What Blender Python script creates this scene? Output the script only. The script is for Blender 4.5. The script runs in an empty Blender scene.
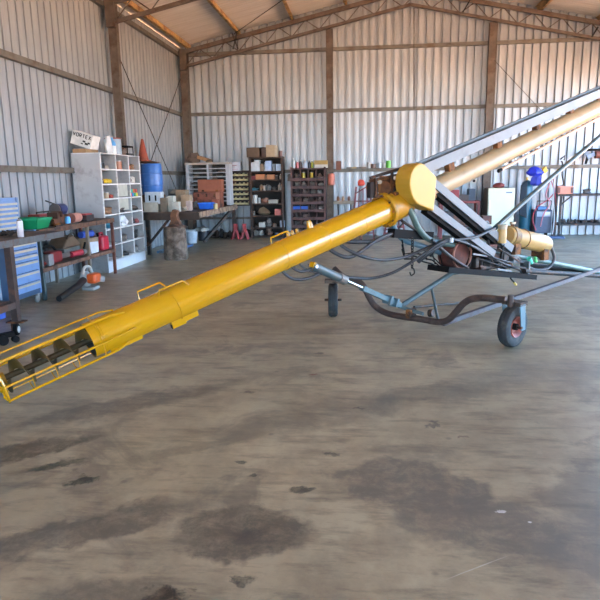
import bpy, bmesh, math, random
from mathutils import Vector, Matrix
random.seed(7)
SC = bpy.context.scene
COL = SC.collection
R = math.radians
# ------------------------------------------------------------------ camera
H = 1.6; PITCH, YAW, ROLL = R(11.39), R(6.44), R(-0.9)
cp, sp = math.cos(PITCH), math.sin(PITCH)
FW = Vector((-math.sin(YAW)*cp, math.cos(YAW)*cp, -sp))
_r = Vector((math.cos(YAW), math.sin(YAW), 0)); _u = _r.cross(FW)
RT = _r*math.cos(ROLL) + _u*math.sin(ROLL); UP = -_r*math.sin(ROLL) + _u*math.cos(ROLL)
cd = bpy.data.cameras.new('camera'); cam = bpy.data.objects.new('camera', cd); COL.objects.link(cam)
M = Matrix((RT, UP, -FW)).transposed().to_4x4(); M.translation = Vector((0, 0, H)); cam.matrix_world = M
cd.sensor_fit = 'HORIZONTAL'; cd.sensor_width = 36; cd.lens = 36.0; cd.clip_start = .05; cd.clip_end = 500
SC.camera = cam
# ------------------------------------------------------------------ sky, sun, exposure
SC.view_settings.view_transform = 'Standard'; SC.view_settings.look = 'None'
SC.view_settings.gamma = 1; SC.view_settings.use_curve_mapping = False
SC.view_settings.exposure = 4.12
W = bpy.data.worlds.new('sky'); SC.world = W; W.use_nodes = True
nt = W.node_tree; bg = nt.nodes['Background']
sky = nt.nodes.new('ShaderNodeTexSky'); sky.sky_type = 'HOSEK_WILKIE'; sky.turbidity = 3.0; sky.ground_albedo = .3
sky.sun_direction = Vector((-.55, .6, .8)).normalized()
hz = nt.nodes.new('ShaderNodeMix'); hz.data_type = 'RGBA'; hz.inputs['Factor'].default_value = .0; hz.inputs['B'].default_value = (.17, .18, .2, 1)
nt.links.new(sky.outputs[0], hz.inputs['A']); nt.links.new(hz.outputs['Result'], bg.inputs[0]); bg.inputs[1].default_value = 5.0
sl = bpy.data.lights.new('sun', 'SUN'); sl.energy = 12.5; sl.angle = R(.6); sl.color = (1, .93, .82)
so = bpy.data.objects.new('sun', sl); COL.objects.link(so)
so.rotation_euler = Vector((-.55, .6, .8)).to_track_quat('Z', 'Y').to_euler(); so.location = (-10, 12, 15)

# ------------------------------------------------------------------ rays from the photo's viewpoint, used to measure places
def ray(x, y): return FW*600 + RT*(x-300) + UP*(300-y)
CO = Vector((0, 0, H))
def at(x, y, Y): d = ray(x, y); return CO + d*(Y/d.y)
def atx(x, y, X): d = ray(x, y); return CO + d*(X/d.x)
def atz(x, y, z=0): d = ray(x, y); return CO + d*((z-H)/d.z)
O2 = Vector((.5, 6.43, 0)); AV = Vector((.7335, .6797, 0)); BV = Vector((.6797, -.7335, 0))
def mp(x, y, b=0):
    d = ray(x, y); return CO + d*((b + O2.dot(BV))/d.dot(BV))
def onpl(x, y, P, Q):
    n = (Q-P).cross(Vector((0, 0, 1))); d = ray(x, y); return CO + d*((P-CO).dot(n)/d.dot(n))

# ------------------------------------------------------------------ materials
def lin(c):
    if isinstance(c, str):
        c = [int(c[i:i+2], 16)/255 for i in (0, 2, 4)]
    return tuple((v/12.92 if v <= .04045 else ((v+.055)/1.055)**2.4) for v in c) + (1,)
MC = {}
def mat(hexc, rough=.6, metal=0.0, var=.12, scale=8, dirt=None, dirtamt=.3, bump=0.0, spec=.5, coat=0):
    key = (hexc, rough, metal, var, scale, dirt, dirtamt, bump, coat)
    if key in MC: return MC[key]
    m = bpy.data.materials.new('surface_' + hexc); m.use_nodes = True; MC[key] = m
    n = m.node_tree.nodes; l = m.node_tree.links; b = n['Principled BSDF']
    b.inputs['Roughness'].default_value = rough; b.inputs['Metallic'].default_value = metal
    b.inputs['Specular IOR Level'].default_value = spec; b.inputs['Coat Weight'].default_value = coat
    tc = n.new('ShaderNodeTexCoord'); no = n.new('ShaderNodeTexNoise'); no.inputs['Scale'].default_value = scale
    no.inputs['Detail'].default_value = 5; l.new(tc.outputs['Object'], no.inputs['Vector'])
    c = lin(hexc); r = n.new('ShaderNodeValToRGB')
    r.color_ramp.elements[0].position = .3; r.color_ramp.elements[1].position = .7
    r.color_ramp.elements[0].color = tuple(v*(1-var) for v in c[:3])+(1,)
    r.color_ramp.elements[1].color = tuple(min(1, v*(1+var)) for v in c[:3])+(1,)
    l.new(no.outputs['Fac'], r.inputs['Fac']); out = r.outputs[0]
    if dirt:
        n2 = n.new('ShaderNodeTexNoise'); n2.inputs['Scale'].default_value = scale*.6; n2.inputs['Detail'].default_value = 8
        n2.inputs['Roughness'].default_value = .65; l.new(tc.outputs['Object'], n2.inputs['Vector'])
        r2 = n.new('ShaderNodeValToRGB'); r2.color_ramp.elements[0].position = .62-dirtamt*.4; r2.color_ramp.elements[1].position = .72-dirtamt*.3
        l.new(n2.outputs['Fac'], r2.inputs['Fac'])
        mx = n.new('ShaderNodeMix'); mx.data_type = 'RGBA'; l.new(r2.outputs[0], mx.inputs['Factor'])
        l.new(out, mx.inputs['A']); mx.inputs['B'].default_value = lin(dirt); out = mx.outputs['Result']
    l.new(out, b.inputs['Base Color'])
    if bump:
        bp = n.new('ShaderNodeBump'); bp.inputs['Strength'].default_value = bump; bp.inputs['Distance'].default_value = .01
        l.new(no.outputs['Fac'], bp.inputs['Height']); l.new(bp.outputs[0], b.inputs['Normal'])
    return m
RUST = '5a3a2a'
yellow = mat('b58206', .2, 0, .04, 5, coat=.5)
yel_dirty = mat('a27410', .4, 0, .1, 9, '6f4c12', .18)
yel_face = mat('a8842c', .42, 0, .05, 4)
tan = mat('9c8463', .45, 0, .06, 6, '8f7650', .12)
brownrust = mat('3a2213', .8, .1, .4, 14, '7a4a1c', .4, bump=.4)
rustred = mat('55281e', .75, .1, .3, 9, '3c2320', .45, bump=.3)
black = mat('08080a', .75, 0, .3, 12, spec=.2)
rubber = mat('1c1c1f', .55, 0, .2, 20)
tyrem = mat('25282b', .75, 0, .25, 22, '3c3a37', .3)
bluegrey = mat('48585c', .5, .1, .15, 9, '3a4144', .3)
greenpipe = mat('4d625e', .45, .1, .15, 9, '46524f', .3)
palegrey = mat('676c71', .55, .1, .06, 6, '5c6064', .15)
darksteel = mat('1d1a19', .65, .15, .3, 12, RUST, .3)
chrome = mat('c8ccd0', .15, 1, .03)
steelbrown = mat('5c5148', .6, .35, .25, 7, '4c382c', .3)
girtm = mat('646059', .55, .3, .2, 5, '54463a', .3)
purlm = mat('b8945c', .5, .3, .15, 6, '7a5532', .4)
shelfdark = mat('30221c', .75, .1, .3, 8, '4a352b', .4)
shelfred = mat('59403e', .7, .1, .25, 8, '3c2a28', .4)
wood = mat('6d5442', .85, 0, .3, 10, '3e2f26', .4, bump=.3)
rustwood = mat('5b4436', .75, .05, .35, 7, '3a2c26', .45)
cardboard = mat('9a7a58', .85, 0, .15, 6)
toolblue = mat('6f93c4', .4, .15, .08, 6, '5f7ba3', .2)
toolblued = mat('35506f', .45, .15, .1, 6)
lipm = mat('c0b7a4', .4, .3, .1, 9)
white = mat('c9cacb', .6, 0, .08, 8, '9a9a98', .25)
greycab = mat('a5a6a8', .55, .1, .06, 4, '8d8c8c', .25)
castorm = mat('8b8d8f', .5, .2, .2, 10)

def sheet_mat(name, c0, c1, rough, metal, vs, dirt=None):
    m = bpy.data.materials.new(name); m.use_nodes = True
    n = m.node_tree.nodes; l = m.node_tree.links; b = n['Principled BSDF']
    tc = n.new('ShaderNodeTexCoord'); mp_ = n.new('ShaderNodeMapping'); mp_.inputs['Scale'].default_value = vs
    l.new(tc.outputs['Object'], mp_.inputs[0])
    no = n.new('ShaderNodeTexNoise'); no.inputs['Scale'].default_value = 3; no.inputs['Detail'].default_value = 6; no.inputs['Roughness'].default_value = .6
    l.new(mp_.outputs[0], no.inputs['Vector'])
    r = n.new('ShaderNodeValToRGB'); r.color_ramp.elements[0].position = .32; r.color_ramp.elements[1].position = .66
    r.color_ramp.elements[0].color = lin(c0); r.color_ramp.elements[1].color = lin(c1)
    l.new(no.outputs['Fac'], r.inputs['Fac']); l.new(r.outputs[0], b.inputs['Base Color'])
    b.inputs['Roughness'].default_value = rough; b.inputs['Metallic'].default_value = metal
    return m
sheet = sheet_mat('corrugated_sheet', '8d9298', 'a0a5ab', .42, .35, (1.2, 1.2, .3))
roofm = sheet_mat('roof_sheet', 'b8b0a6', 'cac4bc', .5, .2, (.3, 2, .3))

def floor_mat():
    m = bpy.data.materials.new('stained_concrete'); m.use_nodes = True
    n = m.node_tree.nodes; l = m.node_tree.links; b = n['Principled BSDF']
    tc = n.new('ShaderNodeTexCoord'); co = tc.outputs['Object']
    def noise(sc, det=6, ro=.6, vec=None, dist=0):
        q = n.new('ShaderNodeTexNoise'); q.inputs['Scale'].default_value = sc; q.inputs['Detail'].default_value = det
        q.inputs['Roughness'].default_value = ro; q.inputs['Distortion'].default_value = dist; l.new(vec or co, q.inputs['Vector']); return q
    def ramp(src, a, bb, ca=(0, 0, 0, 1), cb=(1, 1, 1, 1)):
        r = n.new('ShaderNodeValToRGB'); e = r.color_ramp.elements; e[0].position = a; e[1].position = bb; e[0].color = ca; e[1].color = cb
        l.new(src, r.inputs['Fac']); return r.outputs[0]
    def mix(f, a, bcol, k=1.0):
        x = n.new('ShaderNodeMix'); x.data_type = 'RGBA'
        mm = n.new('ShaderNodeMath'); mm.operation = 'MULTIPLY'; mm.inputs[1].default_value = k; l.new(f, mm.inputs[0]); l.new(mm.outputs[0], x.inputs['Factor'])
        l.new(a, x.inputs['A'])
        if isinstance(bcol, tuple): x.inputs['B'].default_value = bcol
        else: l.new(bcol, x.inputs['B'])
        return x.outputs['Result']
    base = ramp(noise(.55, 7, .6, dist=.4).outputs['Fac'], .36, .64, lin('8f856e'), lin('aca186'))
    base = mix(ramp(noise(3.2, 8, .7).outputs['Fac'], .42, .7), base, lin('6d6455'), .7)
    st = n.new('ShaderNodeMapping'); st.inputs['Scale'].default_value = (1.2, 5, 1); st.inputs['Rotation'].default_value = (0, 0, R(-20)); l.new(co, st.inputs[0])
    base = mix(ramp(noise(1.6, 9, .7, st.outputs[0]).outputs['Fac'], .5, .68), base, lin('5a5347'), .75)
    base = mix(ramp(noise(1.1, 8, .65, dist=.8).outputs['Fac'], .55, .62), base, lin('5b574f'), .55)
    sc_ = n.new('ShaderNodeMapping'); sc_.inputs['Scale'].default_value = (1, 9, 1); sc_.inputs['Rotation'].default_value = (0, 0, R(35)); l.new(co, sc_.inputs[0])
    base = mix(ramp(noise(5, 8, .75, sc_.outputs[0]).outputs['Fac'], .58, .66), base, lin('4e4a42'), .35)
    base = mix(ramp(noise(11, 9, .8).outputs['Fac'], .57, .68), base, lin('aca18a'), .3)
    # warp for stain outlines
    wn = noise(2.2, 5, .6); wv = n.new('ShaderNodeVectorMath'); wv.operation = 'SUBTRACT'; l.new(wn.outputs['Color'], wv.inputs[0]); wv.inputs[1].default_value = (.5, .5, .5)
    wn2 = noise(14, 4, .6); wv2 = n.new('ShaderNodeVectorMath'); wv2.operation = 'SUBTRACT'; l.new(wn2.outputs['Color'], wv2.inputs[0]); wv2.inputs[1].default_value = (.5, .5, .5)
    def stain(cur, x, y, rx, ry, rot, col, k, soft=.25, wob=.25, fine=.07):
        a = n.new('ShaderNodeVectorMath'); a.operation = 'SCALE'; a.inputs[3].default_value = wob*2; l.new(wv.outputs[0], a.inputs[0])
        a2 = n.new('ShaderNodeVectorMath'); a2.operation = 'SCALE'; a2.inputs[3].default_value = fine*2; l.new(wv2.outputs[0], a2.inputs[0])
        s = n.new('ShaderNodeVectorMath'); s.operation = 'ADD'; l.new(co, s.inputs[0]); l.new(a.outputs[0], s.inputs[1])
        s2 = n.new('ShaderNodeVectorMath'); s2.operation = 'ADD'; l.new(s.outputs[0], s2.inputs[0]); l.new(a2.outputs[0], s2.inputs[1])
        q = n.new('ShaderNodeMapping'); q.vector_type = 'TEXTURE'; q.inputs['Location'].default_value = (x, y, 0)
        q.inputs['Rotation'].default_value = (0, 0, rot); q.inputs['Scale'].default_value = (rx, ry, 1); l.new(s2.outputs[0], q.inputs[0])
        sx = n.new('ShaderNodeSeparateXYZ'); l.new(q.outputs[0], sx.inputs[0])
        cb = n.new('ShaderNodeCombineXYZ'); l.new(sx.outputs[0], cb.inputs[0]); l.new(sx.outputs[1], cb.inputs[1])
        ln = n.new('ShaderNodeVectorMath'); ln.operation = 'LENGTH'; l.new(cb.outputs[0], ln.inputs[0])
        mk = n.new('ShaderNodeMath'); mk.operation = 'MULTIPLY'; l.new(ramp(ln.outputs['Value'], 1-soft, 1+soft*.3, (1, 1, 1, 1), (0, 0, 0, 1)), mk.inputs[0]); l.new(patchy, mk.inputs[1])
        return mix(mk.outputs[0], cur, lin(col), min(1, k*1.15))
    patchy = ramp(noise(6, 9, .8, dist=.3).outputs['Fac'], .38, .55, (.45, .45, .45, 1), (1, 1, 1, 1))
    for s in STAINS: base = stain(base, *s)
    # scatter of small oil spots
    vo = n.new('ShaderNodeTexVoronoi'); vo.inputs['Scale'].default_value = 2.6; l.new(co, vo.inputs['Vector'])
    base = mix(ramp(vo.outputs['Distance'], .03, .06, (1, 1, 1, 1), (0, 0, 0, 1)), base, lin('4c4845'), .45)
    l.new(base, b.inputs['Base Color'])
    rr = n.new('ShaderNodeMapRange'); rr.inputs['To Min'].default_value = .28; rr.inputs['To Max'].default_value = .5
    l.new(noise(2.5, 5).outputs['Fac'], rr.inputs['Value']); l.new(rr.outputs[0], b.inputs['Roughness'])
    bp = n.new('ShaderNodeBump'); bp.inputs['Strength'].default_value = .08; bp.inputs['Distance'].default_value = .01
    l.new(noise(6, 8, .7).outputs['Fac'], bp.inputs['Height']); l.new(bp.outputs[0], b.inputs['Normal'])
    return m
STAINS = [(-.57, 2.47, .36, .23, 0, '4d4942', .75, .2, .12), (-.5, 2.42, .16, .09, .3, '3d403f', .6, .5, .1),
          (.25, 2.95, .42, .3, -.5, '5b5851', .75, .2, .25), (.55, 2.6, .45, .3, -.2, '625f57', .7, .25, .25),
          (-1.3, 2.4, .62, .16, .6, '4f4b44', .7, .3, .2), (-1.0, 1.95, .4, .2, 0, '514d45', .6, .4, .2),
          (-1.75, 3.04, .19, .07, .5, '313731', .8, .4, .1), (-1.52, 2.86, .11, .05, .5, '282c29', .85, .4, .12, .08),
          (-2.1, 3.2, .5, .14, .6, '423d36', .75, .3, .15), (-1.75, 4.0, 1.1, .2, .65, '4f4941', .65, .4, .25),
          (-.79, 2.03, .1, .07, .4, '202322', .9, .4, .12, .12), (-.5, 2.15, .05, .04, 0, '242625', .8, .4, .05, .08),
          (-.34, 2.87, .07, .04, .4, '313230', .8, .4, .08, .06), (-.72, 3.15, .04, .03, 0, '2d312f', .8, .4, .05, .05),
          (-.44, 4.78, .055, .03, 0, '683520', .8, .4, .05), (.45, 3.78, .03, .09, -.5, '363739', .7, .4, .08, .1),
          (.6, 3.6, .05, .02, 0, '5b3c2c', .6, .4, .05), (.65, 2.75, .03, .018, 0, 'd0d0d0', .9, .3, .03),
          (.76, 2.66, .022, .014, 0, 'c8c8c8', .9, .3, .03), (-.2, 3.3, .06, .03, 0, '323331', .8, .4, .06),
          (-.43, 5.4, .05, .03, 0, '2c2c2a', .8, .4, .05), (-.9, 4.3, .06, .04, 0, '3b3731', .7, .4, .05),
          (1.3, 2.6, .6, .35, .4, '626059', .6, .3, .3), (1.5, 4.9, .9, .3, .2, '66625a', .5, .4, .3),
          (-.3, 3.9, .9, .25, .5, '5e594f', .45, .4, .3), (.6, 4.4, .8, .18, .3, '57544d', .5, .4, .3),
          (-1, 7.48, 9, .012, 0, '9e9379', .45, .4, 0, 0), (.47, 2.3, .19, .004, .56, 'c4c2b8', .5, .4, .01, 0), (.3, 3.35, .35, .12, -.2, '5e5b53', .5, .4, .2),
          (-1.05, 3.3, .5, .08, .5, '5b564b', .45, .4, .15), (-2.3, 5.3, .8, .2, .2, '5f584d', .4, .4, .2), (-.05, 4.05, .05, .02, .2, '33312d', .7, .4, .06), (-.62, 3.0, .03, .02, 0, '282a29', .8, .4, .05)]

# ------------------------------------------------------------------ mesh builder
WL = {}
class MB:
    def __init__(s): s.bm = bmesh.new(); s.sm = False
    def box(s, x0, y0, z0, x1, y1, z1):
        return s.obox(Vector(((x0+x1)/2, (y0+y1)/2, (z0+z1)/2)), (abs(x1-x0), abs(y1-y0), abs(z1-z0)))
    def obox(s, c, size, X=None, Y=None):
        if X is None: Rm = Matrix.Identity(3)
        else:
            X = Vector(X).normalized(); Y = Vector(Y); Z = X.cross(Y).normalized(); Y = Z.cross(X); Rm = Matrix((X, Y, Z)).transposed()
        vs = []
        for i in (-.5, .5):
            for j in (-.5, .5):
                for k in (-.5, .5): vs.append(s.bm.verts.new(Vector(c) + Rm @ Vector((i*size[0], j*size[1], k*size[2]))))
        for f in ((0, 1, 3, 2), (4, 6, 7, 5), (0, 4, 5, 1), (2, 3, 7, 6), (0, 2, 6, 4), (1, 5, 7, 3)): s.bm.faces.new([vs[i] for i in f])
        return s
    def bar(s, p, q, w, h, up=(0, 0, 1)):        # box from p to q; w across, h along up
        p, q = Vector(p), Vector(q); X = (q-p); Y = Vector(up).cross(X)
        if Y.length < 1e-6: Y = Vector((0, 1, 0))
        return s.obox((p+q)/2, (X.length, w, h), X, Y)
    def tube(s, pts, r, seg=12, smooth=False, caps=True, closed=False):
        pts = [Vector(p) for p in pts]; s.sm = True
        if smooth and len(pts) > 2:
            o = []; P = [pts[0]]+pts+[pts[-1]]
            for i in range(1, len(P)-2):
                for k in range(6):
                    t = k/6; a, b, c, d = P[i-1:i+3]
                    o.append(.5*((2*b)+(c-a)*t+(2*a-5*b+4*c-d)*t*t+(3*b-a-3*c+d)*t**3))
            pts = o+[pts[-1]]
        n = len(pts); rings = []; rs = r if isinstance(r, (list, tuple)) else [r]*n
        T = (pts[1]-pts[0]).normalized(); N = T.orthogonal().normalized()
        for i in range(n):
            if closed: T2 = (pts[(i+1) % n]-pts[i-1]).normalized()
            else: T2 = (pts[min(i+1, n-1)]-pts[max(i-1, 0)]).normalized()
            N = (N - T2*N.dot(T2)).normalized(); B = T2.cross(N)
            rings.append([s.bm.verts.new(pts[i]+(N*math.cos(2*math.pi*k/seg)+B*math.sin(2*math.pi*k/seg))*rs[i]) for k in range(seg)])
        for i in range(n if closed else n-1):
            A, B_ = rings[i], rings[(i+1) % n]
            for k in range(seg): s.bm.faces.new((A[k], A[(k+1) % seg], B_[(k+1) % seg], B_[k]))
        if caps and not closed: s.bm.faces.new(rings[0][::-1]); s.bm.faces.new(rings[-1])
        return s
    def cyl(s, p, q, r, r2=None, seg=20): return s.tube([p, q], [r, r if r2 is None else r2], seg)
    def lathe(s, p, ax, prof, seg=24):           # prof: (radius, along)
        s.sm = True; p = Vector(p); ax = Vector(ax).normalized(); N = ax.orthogonal().normalized(); B = ax.cross(N); rings = []
        for (r, h) in prof:
            if r < 1e-5: rings.append([s.bm.verts.new(p+ax*h)])
            else: rings.append([s.bm.verts.new(p+ax*h+(N*math.cos(2*math.pi*k/seg)+B*math.sin(2*math.pi*k/seg))*r) for k in range(seg)])
        for A, C in zip(rings, rings[1:]):
            for k in range(seg):
                k2 = (k+1) % seg; a = [A[0]] if len(A) == 1 else [A[k], A[k2]]; c = [C[0]] if len(C) == 1 else [C[k2], C[k]]
                if len(a)+len(c) > 2: s.bm.faces.new(a+c)
        return s
    def torus(s, c, ax, Rr, r, seg=32, rs=10):
        ax = Vector(ax).normalized(); N = ax.orthogonal().normalized(); B = ax.cross(N)
        return s.tube([Vector(c)+(N*math.cos(2*math.pi*k/seg)+B*math.sin(2*math.pi*k/seg))*Rr for k in range(seg)], r, rs, closed=True)
    def prism(s, poly, off):
        a = [s.bm.verts.new(Vector(p)) for p in poly]; b = [s.bm.verts.new(Vector(p)+Vector(off)) for p in poly]; n = len(poly)
        s.bm.faces.new(a); s.bm.faces.new(b[::-1])
        for i in range(n): s.bm.faces.new((a[i], b[i], b[(i+1) % n], a[(i+1) % n]))
        return s
    def blob(s, c, rad, lump=.15, sub=2, seed=None):
        s.sm = True; rnd = random.Random(seed if seed is not None else hash(tuple(round(v, 3) for v in c)) & 0xffff)
        r = bmesh.ops.create_icosphere(s.bm, subdivisions=sub, radius=1)
        ph = [rnd.uniform(0, 6) for _ in range(6)]
        for v in r['verts']:
            d = v.co.copy(); k = 1+lump*(math.sin(d.x*4+ph[0])*math.sin(d.y*5+ph[1])+.6*math.sin(d.z*6+ph[2])+.5*math.sin(d.x*9+d.y*7+ph[3]))
            z = d.z*k
            v.co = Vector(c)+Vector((d.x*k*rad[0], d.y*k*rad[1], max(z, -.75)*rad[2]))
        return s
    def build(s, name, m, parent=None, origin=None, bevel=0, smooth=None):
        bmesh.ops.recalc_face_normals(s.bm, faces=s.bm.faces)
        me = bpy.data.meshes.new(name)
        if parent is not None: og = WL[parent.name]
        else:
            if origin is None:
                xs = [v.co for v in s.bm.verts]; origin = Vector(((min(v.x for v in xs)+max(v.x for v in xs))/2, (min(v.y for v in xs)+max(v.y for v in xs))/2, min(v.z for v in xs)))
            og = Vector(origin)
        for v in s.bm.verts: v.co -= og
        sm = s.sm if smooth is None else smooth
        if sm:
            for f in s.bm.faces: f.smooth = True
            for e in s.bm.edges:
                if len(e.link_faces) == 2 and e.calc_face_angle(0) > R(38): e.smooth = False
        s.bm.to_mesh(me); s.bm.free(); me.materials.append(m)
        o = bpy.data.objects.new(name, me); COL.objects.link(o)
        if parent is not None: o.parent = parent
        else: o.location = og
        WL[o.name] = og
        if bevel:
            md = o.modifiers.new('bevel', 'BEVEL'); md.width = bevel; md.segments = 2; md.limit_method = 'ANGLE'; md.angle_limit = R(50)
        return o
def tag(o, label=None, cat=None, group=None, kind=None):
    if label: o['label'] = label
    if cat: o['category'] = cat
    if group: o['group'] = group
    if kind: o['kind'] = kind
    return o
def thing(name, loc, label, cat, group=None):
    o = bpy.data.objects.new(name, None); COL.objects.link(o); o.location = Vector(loc); o.empty_display_size = .05
    WL[o.name] = Vector(loc); return tag(o, label, cat, group)
def struct(mb, name, m, label=None, parent=None):
    o = mb.build(name, m, parent)
    if parent is None: o['kind'] = 'structure'
    if label: o['label'] = label
    return o

# ------------------------------------------------------------------ the shed
XL, XR, YB, YF, RX = -5.18, 7.34, 17.15, -9.0, 1.08
def roofz(x): return 6.34 - .212*abs(x-RX)      # top of the truss
b_ = MB(); b_.box(XL-.3, YF, -.15, XR+.3, YB+.2, 0); struct(b_, 'floor', floor_mat(), 'oil-stained bare concrete shed floor')
bpy.data.objects['floor'].data.transform(Matrix.Translation(bpy.data.objects['floor'].location)); bpy.data.objects['floor'].location = (0, 0, 0)
b_ = MB(); b_.box(-120, -120, -.4, 120, 120, -.16)
g = b_.build('ground', mat('a67e5c', .9, 0, .15, .3), origin=(0, 0, -.4)); g['kind'] = 'structure'; g['label'] = 'bare red dirt around the shed'

def profile(L, pitch=.21, dep=.085):              # flat pans with recessed ribs: list of (along, depth)
    p = []; k = 0; x = 0
    while x < L:
        p += [(x, 0), (x+.06, 0), (x+.075, .006), (x+.13, .006), (x+.145, 0), (x+.155, 0), (x+.158, dep), (x+.2, dep), (x+.203, 0)]; x += pitch
    p = [q for q in p if q[0] < L]; p.append((L, 0)); return p
def sheetwall(fn, L, z0, zt, name, m, label):
    mb = MB(); pr = profile(L); prev = None
    for s_, d in pr:
        a = mb.bm.verts.new(fn(s_, d, z0)); c = mb.bm.verts.new(fn(s_, d, zt(s_)))
        if prev: mb.bm.faces.new((prev[0], a, c, prev[1]))
        prev = (a, c)
    o = struct(mb, name, m, label)
    md = o.modifiers.new('thick', 'SOLIDIFY'); md.thickness = .004; return o
XO = 7.5
sheetwall(lambda s, d, z: Vector((XL+s, YB+d, z)), XR-XL, 0, lambda s: roofz(XL+s)+.2, 'wall_back', sheet, 'ribbed metal sheet end wall')
sheetwall(lambda s, d, z: Vector((XL-d*.4, YF+s, z)), YB-YF, 0, lambda s: 5.2, 'wall_left', sheet, 'ribbed metal sheet side wall')
YO = 16.3; YN = 2.5
sheetwall(lambda s, d, z: Vector((XR+d, YO+s, z)), YB-YO, 0, lambda s: 5.2, 'wall_right', sheet, 'ribbed metal sheet side wall beyond the open bays')
sheetwall(lambda s, d, z: Vector((XR+d, YF+s, z)), YO-YF, 4.2, lambda s: 5.2, 'wall_right_header', sheet, 'sheet above the open bays')
sheetwall(lambda s, d, z: Vector((XR+d, YF+s, z)), YN-YF, 0, lambda s: 4.2, 'wall_right_front', sheet, 'ribbed metal sheet side wall near the front')
sheetwall(lambda s, d, z: Vector((XL+s, YF-d, z)), XR-XL, 4.7, lambda s: roofz(XL+s)+.2, 'wall_front', sheet, 'sheet gable above the open front')
# roof: fine corrugation running up the slope
mb = MB(); ys = []; y = YF-.3
while y < YB+.3: ys.append(y); y += .038
grid = []
for i, y in enumerate(ys):
    dz = .009*math.sin(i*math.pi/2)
    grid.append([mb.bm.verts.new((x, y, roofz(x)+.2+dz)) for x in (XL-.25, RX, XR+.25)])
for A, B in zip(grid, grid[1:]):
    for k in range(2): mb.bm.faces.new((A[k], A[k+1], B[k+1], B[k]))
o = struct(mb, 'ceiling', roofm, 'corrugated metal roof lining'); md = o.modifiers.new('thick', 'SOLIDIFY'); md.thickness = .004
TN = [0]
def trim(mb, m, label):
    TN[0] += 1; return struct(mb, 'trim_%d' % TN[0], m, label)
for z in (1.81, 3.4, 4.97):                       # girts
    mb = MB(); mb.box(XL+.02, YF, z-.045, XL+.1, 17.0, z+.045)
    mb.box(XL+.1, YF, z-.045, XL+.105, 17.0, z-.02); trim(mb, girtm, 'horizontal steel girt on the left wall')
for z, x1 in ((1.82, 7.3), (3.42, 7.3), (5.0, 7.3)):
    mb = MB(); mb.box(XL+.1, YB-.09, z-.045, x1, YB-.01, z+.045); trim(mb, girtm, 'horizontal steel girt on the end wall')
def column(x, y, zt, w=.16, d=.16, label='steel column'):
    mb = MB(); mb.box(x-w/2, y-d/2, 0, x-w/2+.014, y+d/2, zt).box(x+w/2-.014, y-d/2, 0, x+w/2, y+d/2, zt).box(x-w/2+.014, y-d/2+.01, 0, x+w/2-.014, y-d/2+.03, zt)
    return trim(mb, steelbrown, label)
column(-5.0, 16.93, 5.1, .2, .2, 'steel corner column')
column(-5.0, 12.2, 5.15, .16, .14, 'steel column on the left wall behind the pigeonhole shelf')
column(-1.02, 16.96, roofz(-1.02)-.42, .18, .14, 'steel end-wall column near the bottle rack')
column(3.2, 16.96, roofz(3.2)-.42, .2, .14, 'rust-stained steel end-wall column above the fridge')
column(7.2, 12.2, 5.0, label='steel column between the open bays'); column(7.2, 7.15, 5.0, label='steel column between the nearer open bays')
def truss(Y, name_label):
    TN[0] += 1
    root = bpy.data.objects.new('trim_%d' % TN[0], None); COL.objects.link(root); root.location = (RX, Y, 5); WL[root.name] = Vector((RX, Y, 5)); root['kind'] = 'structure'; root['label'] = name_label
    MB().bar((XL+.1, Y, roofz(XL+.1)-.05), (RX, Y, 6.29), .08, .1).build('top_chord', steelbrown, root)
    MB().bar((XR-.1, Y, roofz(XR-.1)-.05), (RX, Y, 6.29), .08, .1).build('top_chord', steelbrown, root)
    def bz(x): return roofz(x)-.4
    MB().bar((XL+.15, Y, bz(XL+.15)-.02), (RX, Y, bz(RX)), .07, .07).build('bottom_chord', steelbrown, root)
    MB().bar((XR-.15, Y, bz(XR-.15)-.02), (RX, Y, bz(RX)), .07, .07).build('bottom_chord', steelbrown, root)
    MB().box(XL+.12, Y-.06, bz(XL+.2)-.1, XL+.3, Y+.06, roofz(XL+.2)).build('heel_plate', steelbrown, root)
    x = XL+.3; up = 1
    while x < XR-.5:
        x2 = x+.36
        za, zb = (bz(x), roofz(x2)-.08) if up else (roofz(x)-.08, bz(x2))
        MB().cyl((x, Y, za), (x2, Y, zb), .012, seg=6).build('web_rod', steelbrown, root)
        x = x2; up = 1-up
truss(16.78, 'roof truss in front of the end wall'); truss(12.05, 'roof truss one bay in front of the end wall')
for x in (-4.85, -3.45, -2.0, -.6, .75, 1.45, 2.8, 4.3, 5.8, 7.0):
    mb = MB(); z = roofz(x)+.02; mb.box(x-.01, 4, z, x+.01, YB-.05, z+.15).box(x-.01, 4, z, x+.06, YB-.05, z+.012).box(x-.06, 4, z+.138, x+.01, YB-.05, z+.15)
    trim(mb, purlm, 'roof purlin')
for pts in (((-5.08, 12.3, 4.35), (-5.08, 16.8, .6)), ((-5.08, 16.8, 4.35), (-5.08, 12.3, .6))):
    trim(MB().cyl(*pts, .01, seg=6), darksteel, 'thin diagonal wall brace rod')
trim(MB().cyl((-3.5, 16.5, 5.35), (-.3, 13, 6.0), .01, seg=6), darksteel, 'thin roof brace rod')
trim(MB().cyl(at(494, 60, 16.9), at(550, 120, 16.9), .008, seg=6), darksteel, 'thin diagonal rod on the end wall')
trim(MB().cyl(at(414, 8, 17.02), at(414, 109, 17.02), .012, seg=6), darksteel, 'thin vertical rod on the end wall')
for x0, y0, x1, y1 in ((232, 33, 238, 49), (237, 33, 233, 49)):
    trim(MB().bar(at(x0, y0, 16.6), at(x1, y1, 16.6), .03, .03), darksteel, 'short fly brace under the purlin')
trim(MB().bar(at(598, 27, 16.6), at(592, 37, 16.6), .05, .03), black, 'short black fly brace at the right')
trim(MB().bar(at(470, 0, 16.6), at(463, 12, 16.6), .04, .03), black, 'short black fly brace near the ridge')
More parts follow.
